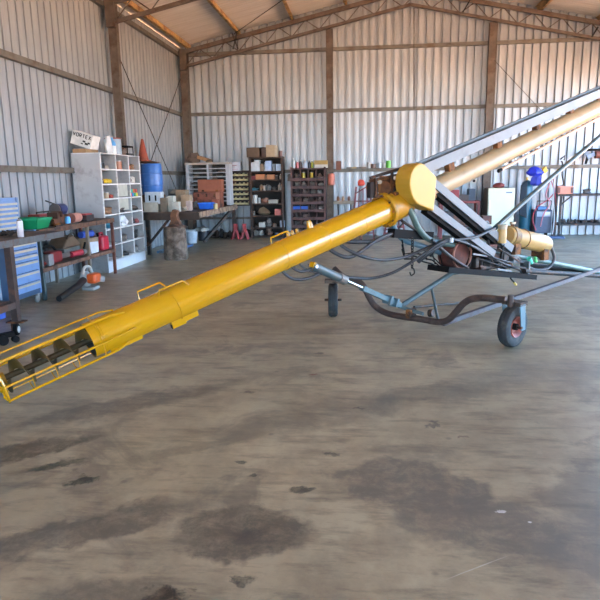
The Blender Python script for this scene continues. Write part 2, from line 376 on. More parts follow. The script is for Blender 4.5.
#OBJECTS
# ------------------------------------------------------------------ the grain auger
G = thing('grain_auger', (O2.x, O2.y, 0), 'long yellow and tan grain auger on a wheeled frame across the shed', 'grain auger')
P0 = mp(88, 341); P1 = mp(385, 210); U = (P1-P0).normalized(); SW = U.cross(Vector((0, 0, 1))).normalized(); SV = SW.cross(U)
LT = (P1-P0).length; TR = .135
def ax(s, ang=0, r=0): a = R(ang); return P0 + U*s + SW*(r*math.cos(a)) + SV*(r*math.sin(a))
def spx(x):                                       # distance along the tube whose axis shows at column x
    lo, hi = -2.0, 8.0
    for _ in range(40):
        m_ = (lo+hi)/2; d = ax(m_)-CO; px = 300+600*d.dot(RT)/d.dot(FW)
        if px < x: lo = m_
        else: hi = m_
    return lo
tube = MB().lathe(P0, U, [(TR-.006, .0), (TR, .0), (TR, LT), (TR-.006, LT), (TR-.006, .0)], 48).build('intake_tube', yellow, G)
MB().lathe(P0, U, [(TR-.008, .003), (TR-.008, 1.2), (TR-.012, 1.2), (TR-.012, .003), (TR-.008, .003)], 48).build('shade_sleeve', mat('1e1a14', .8, 0, .2, 9), tube)  # added sleeve in dark rust tone, painting the shade inside the tube mouth
for x, dr in ((281, .004), (322, .003), (358, .003), (98, .003)):
    s_ = spx(x); mb = MB(); mb.lathe(ax(s_), U, [(TR, -.012), (TR+dr, -.01), (TR+dr, .01), (TR, .012)], 48); mb.build('seam_band', yellow, tube)
s_ = spx(172); MB().torus(ax(s_), U+SV*.12, TR+.006, .005, 48, 6).build('clamp_wire', yellow, tube)
# screw
s0 = -.70
scr = MB().cyl(ax(s0), ax(.9), .022, seg=16).build('screw_shaft', mat('3b3018', .5, .4, .3, 12, '1c1810', .4), G)
mb = MB(); turns = 0; n = 0; prev = None; pitch = .163
N_ = int((1.0+.66)/pitch*24)
for i in range(N_):
    s_ = -.66+i*pitch/24; an = -i*15+60
    q = [mb.bm.verts.new(ax(s_, an, .028)), mb.bm.verts.new(ax(s_+.0, an, .116)), mb.bm.verts.new(ax(s_+.005, an, .116)), mb.bm.verts.new(ax(s_+.005, an, .028))]
    if prev:
        for k in range(4): mb.bm.faces.new((prev[k], q[k], q[(k+1) % 4], prev[(k+1) % 4]))
    prev = q
mb.sm = True; mb.build('screw_flight', mat('5a4a22', .35, .5, .3, 8, '2a2214', .4), scr)
# guard cage
RG = .168
cage = MB().tube([ax(-.64, k*15, RG) for k in range(24)], .010, 8, closed=True).build('intake_guard', yellow, G)
for an, r_, s1 in ((106, .0075, .26), (58, .0115, .30), (-3, .009, .32), (-50, .0095, .26), (-128, .007, .1), (165, .008, .1)):
    pts = [ax(-.66, an, RG*.75), ax(-.645, an, RG), ax(s1*.6, an, RG-.004), ax(s1, an, TR+.004)]
    MB().tube(pts, r_, 8).build('guard_rod', yellow, cage)
for s_ in (-.46, -.3, -.14):
    MB().tube([ax(s_, a_, RG-.003) for a_ in range(-128, -2, 12)], .004, 6).build('guard_wire', yellow, cage)
MB().tube([ax(.06, a_, RG-.006) for a_ in range(-50, 110, 12)], .006, 6).build('guard_wire', yellow, cage)
MB().cyl(ax(-.66), ax(-.60), .045, seg=14).build('end_bearing', yel_dirty, cage)
MB().bar(ax(-.63, 0, RG), ax(-.63, 180, RG), .03, .008, U).build('bearing_strap', yellow, cage)
# handles and fittings on the tube
def handle(xa, xb, an, h, name='lift_handle', r_=.008):
    sa, sb = spx(xa), spx(xb); e = .12*(sb-sa)
    MB().tube([ax(sa, an, TR-.005), ax(sa+e*.3, an, TR+h), ax(sb-e*1.6, an, TR+h), ax(sb, an, TR-.005)], r_, 8).build(name, yellow, tube)
handle(146, 174, 100, .06); handle(160, 189, 62, .06); handle(276, 297, 95, .05)
for x in (293, 297.5, 302): MB().cyl(ax(spx(x), 98, TR-.01), ax(spx(x), 98, TR+.035), .016, seg=12).build('short_stub', yel_dirty, tube)
MB().lathe(ax(spx(314), 95, TR-.01), SV, [(.035, 0), (.028, .05), (.02, .075), (0, .078)], 16).build('inspection_nozzle', yellow, tube)
mb = MB(); mb.obox(ax(spx(170), -72, TR+.015), (.12, .05, .06), U, SW); mb.build('latch_bracket', yellow, tube)
mb = MB(); mb.obox(ax(spx(182), -66, TR+.012), (.14, .02, .05), U, SW); mb.build('latch_plate', yellow, tube)
MB().cyl(ax(spx(163), -72, TR+.03), ax(spx(168), -72, TR+.03), .02, seg=12).build('latch_roller', black, tube)
mb = MB(); mb.obox(ax(spx(118), -55, TR+.005), (.26, .012, .03), U, SW); mb.build('guard_clamp', yellow, tube)
# flange and outlet hood
fl = MB().lathe(P1, U, [(TR-.01, -.03), (.172, -.03), (.178, -.02), (.178, .012), (.165, .02), (TR-.01, .02)], 40).build('flange', yel_dirty, G)
for k in range(10):
    MB().cyl(P1+U*-.035+(SW*math.cos(k*.628)+SV*math.sin(k*.628))*.158, P1+U*-.05+(SW*math.cos(k*.628)+SV*math.sin(k*.628))*.158, .009, seg=6).build('bolt', brownrust, fl)
MB().lathe(P1, U, [(.135, .0), (.15, .08), (.15, .26), (.12, .34), (0, .34)], 32).build('outlet_boot', yel_dirty, G)
# yellow belt cover: face polygon lies in a plane facing the near side
cf = [(421.5, 163), (424.5, 164), (437, 177), (434, 211), (420, 205.5), (416.5, 203), (413.5, 199), (411.5, 194), (410.3, 189), (409.8, 184), (410, 179), (410.8, 174.5), (412.3, 170.5), (414.5, 167), (417.5, 164.3)]
CBd = .26
cover = MB().prism([mp(x, y, CBd) for x, y in cf], BV*-.2).build('belt_cover', yel_face, G, bevel=.012)
MB().prism([mp(x, y, CBd-.202) for x, y in [(421.5, 163.5), (434, 176), (432, 208), (417, 202.5), (412, 196.5), (410.5, 188), (410.5, 180), (412, 172), (416, 167)]], BV*-.01).build('back_plate', yellow, cover)
# rusty gearbox and drive behind the tube
gb = MB().obox(mp(400, 187, -.1), (.22, .26, .2), AV, BV).build('gearbox', brownrust, G, bevel=.02)
MB().cyl(mp(384, 188, .02), mp(384, 188, -.14), .07, seg=28).build('drive_pulley', mat('4a2a10', .85, .1, .4, 16, '6e4514', .35, bump=.3), gb)
MB().cyl(mp(371, 187, -.02), mp(371, 187, -.12), .05, seg=20).build('idler_pulley', brownrust, gb)
MB().obox(mp(372.5, 190, .0), (.1, .05, .15), AV, BV).build('gear_casing', mat('1f1614', .8, 0, .3, 12), gb)
MB().obox(mp(391, 194, .0), (.12, .06, .12), AV, BV).build('gear_casing', mat('1f1614', .8, 0, .3, 12), gb)
MB().obox(mp(390, 181, -.05), (.26, .04, .1), AV, BV).build('side_plate', brownrust, gb)
MB().bar(mp(371, 181, -.02), mp(402, 174.5, -.02), .05, .03).build('belt_guard', brownrust, gb)
MB().bar(mp(378, 176, -.05), mp(400, 170, -.05), .03, .015).build('cover_strap', palegrey, gb)
MB().cyl(mp(399, 168, -.1), mp(401, 178, -.1), .012, seg=8).build('grease_pipe', yel_dirty, gb)
MB().obox(mp(395, 198, .04), (.1, .1, .12), AV, BV).build('bearing_block', brownrust, gb)
# tan upper tube
Q0 = mp(432, 189.3); Q1 = mp(594, 109.5); UQ = (Q1-Q0).normalized(); QL = 6.9
SQ = UQ.cross(Vector((0, 0, 1))).normalized(); VQ = SQ.cross(UQ); TQ = .106
def aq(x, ang=0, r=0):
    lo, hi = -1, 20
    for _ in range(40):
        m_ = (lo+hi)/2; d = Q0+UQ*m_-CO; px = 300+600*d.dot(RT)/d.dot(FW)
        if px < x: lo = m_
        else: hi = m_
    return Q0+UQ*lo+SQ*(r*math.cos(R(ang)))+VQ*(r*math.sin(R(ang)))
up = MB().lathe(Q0-UQ*.5, UQ, [(0, 0), (TQ, 0), (TQ, QL+.5), (0, QL+.5)], 40).build('upper_tube', tan, G)
ch0 = mp(421, 169.5); ch1 = mp(600, 92.5); CHD = (ch1-ch0).normalized(); ce = ch0+CHD*7.0
trough = MB().bar(ch0, ce, .09, .105).build('support_channel', palegrey, G)
MB().bar(ch0+Vector((0, 0, .062))+BV*-.05, ce+Vector((0, 0, .062))+BV*-.05, .03, .03).build('channel_lip', mat('6d7276', .6, .1), trough)
for x in (451.5, 499, 537.5, 570.5, 598, 625):
    c = aq(x, 90, TQ+.025)
    MB().obox(c, (.085, .07, .10), UQ, SQ).build('standoff_block', brownrust, up)
cn0 = aq(494, -62, TQ+.045); cn1 = aq(592, -55, TQ+.03)
MB().cyl(cn0, cn1+(cn1-cn0)*.8, .017, seg=10).build('hose_conduit', mat('d3a98c', .5, 0, .08), up)
MB().cyl(cn0-UQ*.05, cn0+UQ*.01, .02, seg=10).build('conduit_tip', black, up)
for i in range(46):
    c = aq(498+i*2.6, -66, TQ+.012)
    if i % 2: MB().obox(c, (.045, .012, .016), UQ, SQ).build('cable_clip', chrome if i % 4 == 1 else darksteel, up)
# belt guard channels running down to the engine
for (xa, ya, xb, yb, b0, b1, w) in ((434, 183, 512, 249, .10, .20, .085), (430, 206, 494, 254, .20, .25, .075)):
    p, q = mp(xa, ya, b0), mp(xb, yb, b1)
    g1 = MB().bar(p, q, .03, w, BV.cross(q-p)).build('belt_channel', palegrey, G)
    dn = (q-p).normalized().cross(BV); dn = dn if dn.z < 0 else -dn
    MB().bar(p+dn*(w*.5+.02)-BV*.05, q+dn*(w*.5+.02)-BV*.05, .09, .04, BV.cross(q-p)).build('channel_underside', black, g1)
# frame pipes
def pipe(name, pts, r_, m, parent=G, smooth=True, seg=12, **k):
    return MB().tube([mp(x, y, b) for x, y, b in pts], r_, seg, smooth=smooth).build(name, m, parent)
pipe('frame_pipe', [(409, 208, .12), (413, 217, .12), (419, 229, .12), (427, 238, .12), (438, 242.5, .12), (460, 246, .12), (500, 253, .12), (550, 262.5, .12), (600, 272.5, .12), (650, 283, .12)], .032, greenpipe)
pipe('frame_pipe', [(391, 220, -.02), (396, 231, -.02), (404, 240, -.02), (418, 245, -.02), (436, 251, -.02), (455, 260, -.02)], .03, mat('4e6e7e', .4, .1, .15, 9))
pipe('frame_pipe', [(425, 238, .0), (440, 246, .0), (452, 256, 0)], .02, bluegrey)
MB().bar(mp(391, 233, .05), mp(430, 236, .05), .1, .09).build('cross_beam', black, G)
MB().bar(mp(402, 221, .0), mp(427, 237, 0), .03, .02).build('lattice_bar', darksteel, G)
MB().bar(mp(412, 217, -.1), mp(424, 231, -.1), .02, .02).build('lattice_bar', darksteel, G)
MB().cyl(mp(404, 222, -.1), mp(398, 229, -.1), .008, seg=6).build('lattice_bar', darksteel, G)
# front strut
pipe('lift_strut', [(495, 228, .15), (545, 183, .15), (600, 136.5, .15), (640, 103, .15)], .028, mat('4f5a5a', .35, .3, .1, 9), smooth=False)
pipe('strut_hook', [(495, 228, .15), (486, 232, .15), (478, 237, .15), (468, 240, .15)], .02, darksteel)
# engine deck
deck = MB().bar(mp(438, 268.5, .1), mp(526, 276, .1), .3, .06).build('engine_deck', black, G)
MB().obox(mp(525, 268, .18), (.03, .12, .17), AV, BV).build('end_plate', bluegrey, deck)
eng = MB().obox(mp(486, 257, .02), (.5, .26, .26), AV, BV).build('engine', mat('241f20', .6, .2, .4, 14, '4a2a20', .3), G, bevel=.02)
c = mp(462, 255, .16)
dr = MB().lathe(c, -BV, [(0, 0), (.1, -.005), (.15, .02), (.165, .06), (.165, .2), (0, .2)], 32).build('recoil_drum', rustred, eng)
MB().torus(c+BV*.004, BV, .15, .012, 32, 8).build('drum_rim', mat('8a5a4a', .6, .1, .3, 10, RUST, .4), dr)
for i, (x, y, w, h) in enumerate(((478, 248, .12, .1), (490, 247, .14, .07), (503, 256, .1, .1), (512, 259, .08, .08), (497, 264, .1, .05), (474, 262, .06, .12), (508, 247, .08, .06))):
    MB().obox(mp(x, y, .15), (w, .1, h), AV, BV).build('engine_part', (darksteel, rustred, darksteel, mat('4a4c4e', .5, .4), darksteel, darksteel, mat('2b3236', .5, .3))[i], eng, bevel=.008)
for i, (x, y) in enumerate(((473, 254), (480, 266), (497, 269), (470, 246), (512, 266))):
    MB().bar(mp(x, y, .24), mp(x+14-4*(i % 2), y+2, .24), .015, .02).build('linkage_rod', (palegrey, darksteel, palegrey, darksteel, darksteel)[i], eng)
MB().cyl(mp(476, 236, .12), mp(476, 248, .12), .022, seg=10).build('exhaust_stub', brownrust, eng)
MB().tube([mp(486, 234, .12), mp(484, 224, .12), mp(488, 222, .12), mp(489, 232, .12), mp(486, 250, .12)], .01, 8, smooth=True).build('looped_cable', palegrey, eng)
MB().obox(mp(483, 220, .0), (.16, .12, .1), AV, BV).build('air_box', rustred, eng)
MB().tube([mp(508, 272, .2), mp(511, 279, .2), mp(515, 283, .2)], .009, 8).build('drain_hose', black, eng)
MB().cyl(mp(514, 282.5, .2), mp(516, 285, .2), .014, seg=8).build('drain_tip', mat('b8a04a', .4), eng)
# hydraulic tank
ta, tb = mp(507, 235.5, .12), mp(546, 244.5, .12); ud = (tb-ta).normalized()
tk = MB().lathe(ta, ud, [(0, 0), (.10, .0), (.113, .02), (.113, (tb-ta).length-.05), (.10, (tb-ta).length-.01), (.05, (tb-ta).length+.01), (0, (tb-ta).length+.012)], 36).build('hydraulic_tank', mat('a88550', .45, 0, .1, 6, '97753a', .25), G)
for s_, w in ((.03, .1), ((tb-ta).length*.36, .008)):
    MB().lathe(ta+ud*s_, ud, [(.112, 0), (.122, .002), (.122, w), (.112, w+.002)], 36).build('tank_band', mat('8a6a30', .6, 0, .3, 9, RUST, .4), tk)
MB().cyl(ta+ud*.1+Vector((0, 0, .1)), ta+ud*.1+Vector((0, 0, .16)), .022, seg=12).build('filler_neck', brownrust, tk)
MB().cyl(ta+ud*.1+Vector((0, 0, .15)), ta+ud*.1+Vector((0, 0, .175)), .035, seg=16).build('filler_cap', mat('a89a86', .4, .3), tk)
for t_ in (.13, .86):
    p = ta+ud*((tb-ta).length*t_); MB().obox(p+Vector((0, 0, -.13)), (.11, .18, .15), AV, BV).build('tank_cradle', brownrust, tk)
f0 = mp(501.5, 243, .2); MB().lathe(f0, (0, 0, 1), [(0, 0), (.05, 0), (.052, .01), (.052, .15), (.045, .165), (0, .17)], 24).build('oil_filter', mat('a8854e', .45, 0, .08), tk)
MB().cyl(f0+Vector((0, 0, .16)), f0+Vector((0, 0, .21)), .055, seg=20).build('filter_head', mat('9a8d78', .5, .2), tk)
pipe('tank_hose', [(547, 240, .15), (552, 250, .15), (554, 259, .15), (548, 268, .15), (537, 270, .15), (526, 266, .15), (516, 257, .15)], .02, mat('3a3434', .55))
MB().cyl(mp(529, 258, .18), mp(531, 263, .18), .03, seg=12).build('hose_cap', mat('3fb7a0', .4), deck)
MB().cyl(mp(535, 257, .18), mp(536, 262, .18), .02, seg=12).build('hose_cap', mat('4fb070', .4), deck)
# tow tongue
pipe('tongue_bar', [(524, 266, .0), (600, 271, .0), (650, 276, 0)], .035, black, smooth=False)
pipe('tongue_bar', [(524, 271, .22), (600, 276, .12), (650, 280, .1)], .03, darksteel, smooth=False)
# dropped axle between the wheels
WF, WN = Vector((-.39, 6.93, 0)), Vector((1.38, 5.72, 0))
def ap(x, y): return onpl(x, y, WF, WN)
apts = [(334, 268.5), (342, 276), (350, 279), (358, 281), (364, 287), (369, 297), (375, 306), (384, 312), (396, 315.5), (420, 319), (438, 322), (448, 320), (456, 312), (463, 304), (472, 299), (485, 298), (500, 299.5), (506, 300)]
axle = MB().tube([ap(x, y) for x, y in apts], .035, 14, smooth=True).build('dropped_axle', mat('3b2e2b', .55, .2, .25, 9, '54463f', .3), G)
MB().obox(ap(411, 313), (.05, .09, .14), (WN-WF), (0, 0, 1)).build('axle_clamp', brownrust, axle)
MB().cyl(ap(424, 312)+BV*.07, ap(428, 312)+BV*.07, .04, seg=12).build('pivot_bolt', darksteel, axle)
def wheel(pos, n, near):
    n = Vector(n).normalized(); f = n.cross(Vector((0, 0, 1))); c = Vector((pos.x, pos.y, .2)); w = .055
    t = MB().lathe(c, n, [(.095, -w*.7), (.12, -w*.9), (.165, -w), (.188, -w*.86), (.198, -w*.5), (.2, -w*.25), (.194, -w*.2), (.194, -w*.1), (.2, -w*.05), (.2, w*.05), (.194, w*.1), (.194, w*.2), (.2, w*.25), (.198, w*.5), (.188, w*.86), (.165, w), (.12, w*.9), (.095, w*.7), (.095, -w*.7)], 48).build('tyre', tyrem, G)
    r = MB().lathe(c, n, [(.03, w*.2), (.06, w*.25), (.08, w*.7), (.1, w*.95), (.103, w*.8), (.085, 0), (.103, -w*.8), (.1, -w*.95), (.08, -w*.7), (.06, -w*.25), (.03, -w*.2)], 32).build('rim', mat('9c4c3c', .5, .1, .2, 10, '7a3c30', .3) if near else mat('6a5a50', .6), t)
    MB().cyl(c-n*.05, c+n*.05, .032, seg=16).build('hub', black, t)
    tp = c+Vector((0, 0, .25))
    fk = MB().obox(c+Vector((0, 0, .225))-f*(.02 if near else 0), (.19, .13, .035), n, f).build('fork_crown', mat('33261f', .7, .2, .3, 9, '5d4c40', .4), G)
    bot = c-f*(0.0)
    for sgn in (-1, 1):
        q0 = c+n*sgn*.085+Vector((0, 0, .225))-f*(.0 if near else 0); q1 = c+n*sgn*.085-f*(0.035 if near else 0)+Vector((0, 0, -.03 if near else .06))
        MB().bar(q0, q1, .012, .055 if near else .035, f) if not near else MB().prism([q0-f*.045, q0+f*.045, q1+f*.035, q1-f*.035], n*.01*sgn).build('fork_plate', (mat('567480', .5, .1, .15, 9) if near else darksteel), fk)
    MB().cyl(c-n*.1, c+n*.1, .014, seg=10).build('wheel_axle', darksteel, fk)
    po = f*.06 if near else f*0
    MB().cyl(c+po+Vector((0, 0, .2)), c+po+Vector((0, 0, .31 if near else .26)), .027, seg=14).build('swivel_post', mat('3b2e2b', .55, .2), fk)
wheel(WN, (.73, -.68, 0), True); wheel(WF, (1, .04, 0), False)
# lift cylinder
ca, cb_, cc, ce_ = mp(313, 266, .05), onpl(344, 282, WF+Vector((-.3, -.55, 0)), WN+Vector((-.3, -.55, 0))), None, ap(402, 306)+BV*0
cyd = (ce_-ca)
def cyp(x):
    lo, hi = 0, 1
    for _ in range(40):
        m_ = (lo+hi)/2; d = ca+cyd*m_-CO; px = 300+600*d.dot(RT)/d.dot(FW)
        if px < x: lo = m_
        else: hi = m_
    return ca+cyd*lo
cy = MB().cyl(cyp(313), cyp(341), .042, seg=20).build('lift_cylinder', mat('4a5456', .45, .15, .15, 9), G)
MB().cyl(cyp(339), cyp(345), .05, seg=20).build('cylinder_gland', mat('6f6a66', .5, .3), cy)
MB().cyl(cyp(344), cyp(364), .02, seg=14).build('piston_rod', chrome, cy)
MB().bar(cyp(362), cyp(400), .06, .05).build('lift_arm', mat('4a6369', .45, .15, .15, 9), cy)
for x in (388, 394): MB().obox(cyp(x), (.035, .09, .11), cyd, (0, 0, 1)).build('arm_bracket', mat('4a626b', .5, .15), cy)
MB().obox(cyp(312.5)+Vector((0, 0, .01)), (.035, .05, .06), cyd, (0, 0, 1)).build('tube_lug', yellow, cy)
MB().cyl(cyp(313)-BV*.06, cyp(313)+BV*.06, .016, seg=10).build('cylinder_pin', chrome, cy)
# A-frame and long braces
def brace(name, pa, pb, r_, m, seg=12): return MB().cyl(pa, pb, r_, seg=seg).build(name, m, G)
brace('brace_pipe', ap(401, 306), mp(452, 273, .05), .028, bluegrey)
brace('brace_pipe', mp(451.5, 273, .05), mp(464, 271, .05), .026, bluegrey)
brace('brace_strut', mp(431, 286, -.1), ap(438, 320), .014, bluegrey)
brace('brace_strut', ap(413, 309)+Vector((.02, .1, 0)), mp(462, 303, -.4), .014, darksteel)
brace('brace_strut', ap(398, 306), ap(423, 314), .02, mat('4f5f62', .5))
MB().bar(ap(440, 324)+AV*.04, mp(602, 268, .12), .05, .05).build('tongue_brace', mat('4c4a4f', .55, .2, .12, 7, '463a3c', .3), G)
MB().bar(mp(602, 268, .12), mp(660, 246, .12), .05, .05).build('tongue_brace', mat('4c4a4f', .55, .2, .12, 7, '463a3c', .3), G)
# wire basket under the beam
bk = None
for k in range(3):
    pts = [(402, 240+k*4.5, .02+.05*k), (404.5, 254+k*2.5, .02+.05*k), (413, 253+k*3, .02+.05*k), (432, 256+k*4, .02+.05*k), (442, 266+k*2, .0), (456, 267+k*1.5, 0)]
    o_ = MB().tube([mp(*p) for p in pts], .008, 6).build('basket_wire', black, G)
for x, y in ((424, 247), (432, 251), (440, 255), (448, 258)):
    MB().cyl(mp(x, y, .0), mp(x+3, y+13, .1), .006, seg=6).build('basket_wire', black, G)
# chain
p, q = mp(412.5, 238, .12), mp(412, 268, .12); chn = None; N_ = 11
for i in range(N_):
    c = p.lerp(q, (i+.5)/N_); ln = (p-q).length/N_*.72; X = (AV+BV*.2) if i % 2 else (BV-AV*.2)
    mb = MB(); mb.tube([c+X*(.014*math.cos(t*math.pi/5))+Vector((0, 0, ln*math.sin(t*math.pi/5))) for t in range(10)], .005, 6, closed=True)
    o_ = mb.build('chain_link', darksteel, chn or G)
    if chn is None: chn = o_; 
MB().tube([q+Vector((0, 0, .01)), q+AV*.03+Vector((0, 0, -.02)), q+AV*.035+Vector((0, 0, -.06)), q-AV*.01+Vector((0, 0, -.075)), q-AV*.03+Vector((0, 0, -.04))], .008, 6, smooth=True).build('chain_hook', darksteel, chn)
# hydraulic hoses
for pts, r_ in (([(328, 248, .02), (335, 253, .06), (345, 257, .1), (353, 256, .1), (364, 249, .1), (375, 241, .1), (385, 236, .08), (395, 233, .06)], .018),
                ([(338, 243, .02), (350, 251, .1), (366, 257.5, .15), (385, 260, .15), (405, 257, .15), (422, 250, .15), (440, 242, .2), (452, 240, .25), (470, 243, .2)], .016),
                ([(314, 268, .05), (330, 274, .0), (350, 277.5, 0), (372, 278, 0), (392, 273, .1), (410, 263, .2), (425, 253, .25), (440, 243, .3), (455, 240, .3), (472, 238, .3), (485, 233, .25), (495, 228, .2)], .015),
                ([(342, 241, .0), (360, 242, .05), (375, 241, .08), (390, 235, .05), (400, 232, .05)], .022),
                ([(430, 256, .15), (445, 240, .3), (462, 242, .3), (480, 250, .25), (500, 262, .2), (520, 270, .2)], .014),
                ([(470, 245, .3), (490, 256, .25), (510, 262, .2), (525, 262, .2)], .009),
                ([(418, 262, .15), (430, 252, .25), (444, 243, .3)], .022),
                ([(281, 269, .02), (285, 274, .05), (292, 278.5, .05), (302, 279.5, .05), (312, 277, .05), (322, 272, .05)], .014),
                ([(290, 265, .02), (296, 270, .05), (303, 271.5, .05), (311, 269, .05)], .014),
                ([(297, 262, .02), (304, 268, .04), (312, 272, .04), (322, 274, .04)], .01),
                ([(432, 240, .25), (445, 252, .22), (458, 262, .2), (468, 268, .15)], .018)):
    pipe('hydraulic_hose', pts, r_, mat('25272b', .5, 0, .2, 10), seg=10)
MB().obox(mp(451.5, 240, .33), (.025, .03, .05), AV, BV).build('hose_clip', white, G)

# denser engine and gearbox fittings
for i, (x, y, w, h, b_o) in enumerate(((470, 262, .1, .1, .1), (484, 264, .12, .08, .12), (506, 266, .14, .06, .14), (516, 252, .06, .12, .1), (493, 244, .05, .14, .02))):
    MB().obox(mp(x, y, b_o), (w, .08, h), AV, BV).build('engine_part', (darksteel, black, darksteel, mat('3a4a44', .5, .2), black)[i], eng, bevel=.006)
for (x0, y0, x1, y1, r_) in ((472, 243, 496, 249, .012), (498, 248, 520, 262, .01), (476, 258, 508, 268, .009), (488, 240, 492, 262, .012), (504, 244, 500, 266, .01)):
    MB().cyl(mp(x0, y0, .2), mp(x1, y1, .2), r_, seg=8).build('fuel_pipe', darksteel, eng)
for (x0, y0, x1, y1) in ((370, 178, 402, 168), (374, 196, 398, 196), (376, 178, 376, 198), (392, 172, 392, 196)):
    MB().bar(mp(x0, y0, .03), mp(x1, y1, .03), .02, .025).build('gear_frame', mat('2a1b14', .8, .1, .4, 14, '5a3414', .35), gb)
for (x, y) in ((380, 182), (389, 188), (395, 178)):
    MB().cyl(mp(x, y, .05), mp(x, y, .02), .02, seg=10).build('frame_bolt', mat('7a6a58', .5, .4), gb)
# ------------------------------------------------------------------ helpers for loose things
def one(mb, name, m, label, cat, group=None, bevel=0): return tag(mb.build(name, m, bevel=bevel), label, cat, group)
def cm(h, rough=.55, metal=0, var=.12, scale=12, dirt=None): return mat(h, rough, metal, var, scale, dirt, .25)

# ------------------------------------------------------------------ left side: welding table, long bench, tool cabinets
t = thing('welding_table', (-4.0, 5.8, 0), 'rusty topped steel welding table on castors at the left edge', 'table')
tx0, tx1, ty0, ty1, tz = -4.28, -3.68, 4.6, 6.98, 1.03
MB().box(tx0, ty0, tz-.03, tx1, ty1, tz).build('tabletop', rustwood, t)
MB().box(tx1-.006, ty0, tz-.075, tx1+.006, ty1, tz-.005).box(tx0, ty1-.01, tz-.075, tx1, ty1+.004, tz-.005).build('edge_rail', mat('55595c', .5, .3, .2, 9, RUST, .3), t)
LEGS = ((-3.73, 5.9), (-4.24, 5.9), (-3.73, 4.7))
for x, y in LEGS:
    lg = MB().box(x-.035, y-.035, .15, x+.035, y+.035, tz-.03).build('leg', mat('3a2c2a', .6, .2, .2, 9, RUST, .3), t)
    MB().box(x-.09, y-.06, .14, x+.09, y+.06, .155).build('castor_plate', brownrust, lg)
    MB().lathe((x, y-.02, .065), (1, .2, 0), [(0, -.022), (.05, -.024), (.062, -.018), (.065, 0), (.062, .018), (.05, .024), (0, .022)], 24).build('castor_tyre', black, lg)
    MB().lathe((x, y-.02, .065), (1, .2, 0), [(.0, .026), (.035, .027), (.04, .02)], 20).build('castor_hub', white, lg)
    MB().box(x-.012-.03, y-.05, .05, x-.03, y+.03, .14).build('castor_fork', darksteel, lg)
MB().box(-3.76, 4.7, .3, -3.7, 5.9, .37).build('lower_rail', mat('4b3a36', .6, .2, .2, 9, RUST, .4), t)
MB().box(-4.27, 5.87, .3, -3.73, 5.93, .37).build('lower_rail', mat('4b3a36', .6, .2, .2, 9, RUST, .4), t)
# black tow jack on the floor at the left edge
t = thing('trolley_jack', (-3.62, 5.5, 0), 'low black trolley jack on the floor under the welding table', 'jack')
MB().bar((-3.9, 5.25, .08), (-3.6, 5.62, .09), .06, .05).build('chassis', black, t)
MB().cyl((-3.68, 5.52, .05), (-3.62, 5.47, .05), .05, seg=18).build('wheel', black, t)
MB().cyl((-3.6, 5.62, .035), (-3.56, 5.59, .035), .035, seg=18).build('wheel', black, t)
# spray can
p = (-3.86, 6.02); p = at(20.5, 232, 6.15); p = (p.x, p.y)
t = thing('spray_can', (p[0], p[1], tz), 'white spray can with dull metal cap standing on the welding table', 'spray can')
MB().lathe((p[0], p[1], tz), (0, 0, 1), [(0, 0), (.031, 0), (.033, .005), (.033, .165), (.03, .175), (0, .178)], 28).build('can_body', mat('b7b1b8', .35, .2, .1, 30), t)
MB().lathe((p[0], p[1], tz+.175), (0, 0, 1), [(.028, 0), (.024, .012), (.012, .018), (.01, .035), (0, .036)], 20).build('spray_cap', mat('6e6a68', .4, .4), t)
# tangle of black fittings
for i in range(9):
    q = at(1+i*1.5, 230.5-(i % 3)*1.8, 6.25+.05*(i % 2))
    mb = MB(); mb.torus((q.x, q.y, tz+.02+.015*(i % 3)), (.3*(i % 3-1), .4, 1), .022, .009, 14, 6)
    one(mb, 'shackle', darksteel, 'small dark steel shackle %s of the heap left of the spray can' % ('at the left end', 'second along', 'third along', 'left of centre', 'in the middle', 'right of centre', 'third from the can', 'second from the can', 'at the right end')[i], 'shackle', 'dark shackles heaped on the welding table')

# roller tool cabinet (pale blue) and top chest
def chest(name, x0, x1, y0, y1, z0, z1, rows, label, lipc, castors):
    t = thing(name, ((x0+x1)/2, (y0+y1)/2, z0 if not castors else 0), label, 'tool cabinet')
    MB().box(x0, y0, z0, x1-.015, y1, z1).build('cabinet_body', toolblued if castors else toolblue, t, bevel=.008)
    MB().box(x1-.02, y0, z0, x1-.004, y0+.035, z1).box(x1-.02, y1-.035, z0, x1-.004, y1, z1).build('door_frame', toolblue, t)
    z = z1-.06
    for h in rows:
        d = MB().box(x1-.015, y0+.04, z-h+.012, x1, y1-.04, z).build('drawer', toolblue, t, bevel=.003)
        MB().box(x1-.002, y0+.05, z-.035, x1+.014, y1-.05, z-.008).build('drawer_pull', lipm, d)
        z -= h
    return t
t = chest('roller_tool_cabinet', -4.98, -4.42, 7.02, 7.66, .13, .99, (.085, .085, .085, .085, .14, .14, .12), 'pale blue roller tool cabinet under the long bench, on castors', 1, True)
MB().box(-4.95, 7.012, .15, -4.93, 7.02, .97).box(-4.62, 7.008, .15, -4.60, 7.02, .97).build('side_trim', mat('9fb0c4', .4), t)
for x, y in ((-4.47, 7.6), (-4.47, 7.08), (-4.93, 7.6)):
    c = MB().lathe((x, y, .055), (1, 0, 0), [(0, -.02), (.045, -.02), (.055, -.01), (.055, .01), (.045, .02), (0, .02)], 20).build('castor', castorm, t)
    MB().box(x-.03, y-.03, .1, x+.03, y+.03, .135).build('castor_plate', castorm, c)
t = chest('top_tool_chest', -5.05, -4.62, 6.98, 7.64, 1.0, 1.42, (.06, .06, .06, .065, .06, .06), 'pale blue top tool chest with many drawers standing on the roller cabinet', 1, False)
MB().box(-4.625, 7.1, 1.385, -4.612, 7.22, 1.4).build('maker_badge', mat('a98a4a', .4), t)
t = thing('blue_crate', (-4.35, 6.45, 0), 'blue plastic crate on the floor beneath the welding table', 'crate')
